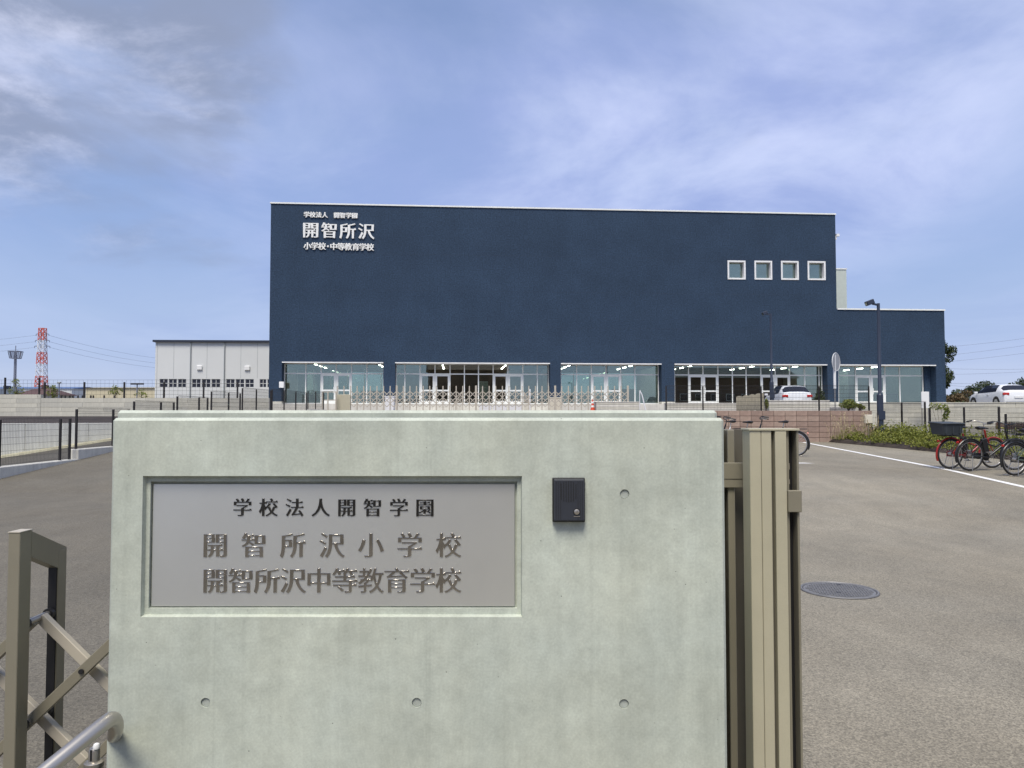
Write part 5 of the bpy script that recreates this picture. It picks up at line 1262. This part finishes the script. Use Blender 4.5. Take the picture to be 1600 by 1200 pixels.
# houses and sheds beyond the wall
m_tile = mat('brown_roof', (.085, .048, .045), .8, var=.12, scale=1); m_tileD = mat('slate_roof', (.06, .075, .10), .8, var=.1); m_wallc = mat('house_wall', (.55, .53, .47), .8, var=.05); m_blue = mat('blue_roof', (.10, .17, .33), .6, var=.05); m_tan = mat('tan_cladding', (.52, .47, .33), .75, var=.04)
def house(label, xa, xb, ytop, yeave, Y, mr, mw, dep=8, hip=.35, zb=-.05):
    a = at(xa, yeave, Y); b = at(xb, yeave, Y); t = thing('house', label, 'house', (a.x, Y, zb)); w = b.x - a.x; ze = a.z - zb; zt = at(xa, ytop, Y).z - zb
    MB().box(w*.04, w*.96, .3, dep, 0, ze).build('wall', mw, t)
    h_ = hip * w
    r_ = MB().add([(-.3,-.3,ze),(w+.3,-.3,ze),(w+.3,dep+.6,ze),(-.3,dep+.6,ze),(h_,dep/2,zt),(w-h_,dep/2,zt)], [(3,2,1,0),(0,1,5,4),(1,2,5),(2,3,4,5),(3,0,4)]).build('roof', mr, t)
    MB().box(w*.46, w*.54, dep*.40, dep*.60, zt - .2, zt + .55).build('ridge_vent', mr, r_)
    for k in range(3):
        f = .2 + .25 * k; wn = MB().box(w*f, w*f + .9, .24, .2995, ze - 1.9, ze - .7).build('window', m_white, t); MB().box(w*f + .08, w*f + .82, .225, .2395, ze - 1.82, ze - .78).build('pane', m_darkglass, wn)
house('house with a brown hipped roof beyond the left wall', 20, 82, 605, 617, 150, m_tile, m_wallc)
house('house with a grey slate roof at the left photo edge', -40, 20, 606, 616, 150, m_tileD, m_wallc)
def shed(label, xa, xb, ytop, yeave, Y, mr, mw, dep=20):
    a = at(xa, yeave, Y); b = at(xb, yeave, Y); t = thing('warehouse', label, 'building', (a.x, Y, -.05)); w = b.x - a.x; ze = a.z + .05; zt = at(xa, ytop, Y).z + .05
    MB().box(0, w, 0, dep, 0, ze).build('wall', mw, t); MB().add([(-.4,-.4,ze),(w+.4,-.4,ze),(w+.4,dep,ze),(-.4,dep,ze),(-.4,dep*.5,zt),(w+.4,dep*.5,zt)], [(3,2,1,0),(0,1,5,4),(2,3,4,5),(1,2,5),(3,0,4)]).build('roof', mr, t)
    for k in range(6): MB().box(w*(.08+.15*k), w*(.08+.15*k)+1.6, -.03, -.001, ze*.45, ze*.62).build('window', m_darkglass, t)
shed('long blue-roofed warehouse on the left skyline', -60, 112, 603, 607, 260, m_blue, m_gym)
shed('long tan warehouse left of the grey hall', 134, 262, 603.5, 606, 210, m_tan, m_tan)
# row of dark stubs along the terrace: a low rail with posts
t = thing('guard_rail', 'low dark red guard rail with short posts on the left terrace', 'rail', (at(94, 620, 60).x, 60, 2.3)); x0 = t.location.x
MB().box(0, at(182, 620, 60).x - x0, -.02, .04, .12, .38).build('rail', m_wood, t)
for px in (95, 101, 108, 113, 121, 128, 141, 145, 162, 178): MB().box(at(px, 620, 60).x - x0 - .05, at(px, 620, 60).x - x0 + .05, .041, .12, 0, .62).build('post', m_fence, t)
def small_lamp(label, px, ytop, Y, w):
    p = at(px, 620, Y); t = thing('lamp_standard', label, 'street lamp', (p.x, Y, 2.3)); H = at(px, ytop, Y).z - 2.3
    MB().cyl((0, 0, 0), .05, 0, H, 8).build('pole', m_greysteel, t); MB().box(-w/2, w/2, -.1, .1, H, H + .12).build('lamp_head', m_fence if w > .6 else m_gym_seam, t, bevel=.02)
small_lamp('lamp standard with a wide T-shaped head left of the grey hall', 214, 601, 60, 1.0)
small_lamp('short pale lamp standard on the left terrace', 92, 599, 60, .25)

# the street behind the viewer: seen only as reflections in the glazing and the plaque
def street_house(label, x, y, w, d, h, mw, mr):
    t = thing('street_house', label, 'house', (x, y, -.05))
    MB().box(0, w, -d, 0, 0, h).build('wall', mw, t)
    MB().add([(-.4,.4,h),(w+.4,.4,h),(w+.4,-d-.4,h),(-.4,-d-.4,h),(-.4,-d/2,h+2.2),(w+.4,-d/2,h+2.2)], [(0,1,2,3),(1,0,4,5),(3,2,5,4),(2,1,5),(0,3,4)]).build('roof', mr, t)
    for k in range(int(w / 3)):
        for z in (1.0, 3.9):
            wn = MB().box(.8 + k*3, 2.4 + k*3, .001, .06, z, z + 1.3).build('window', m_white, t); MB().box(.88 + k*3, 2.32 + k*3, .0605, .07, z + .08, z + 1.22).build('pane', m_darkglass, wn)
street_house('dark timber house across the street, mirrored in the second glazed bay', -3.2, -14, 13.5, 9, 9.2, m_brownwall, m_tile)
street_house('brown house across the street, mirrored in the wide fourth bay', 42, -15, 24, 9, 8.2, m_wood, m_tileD)
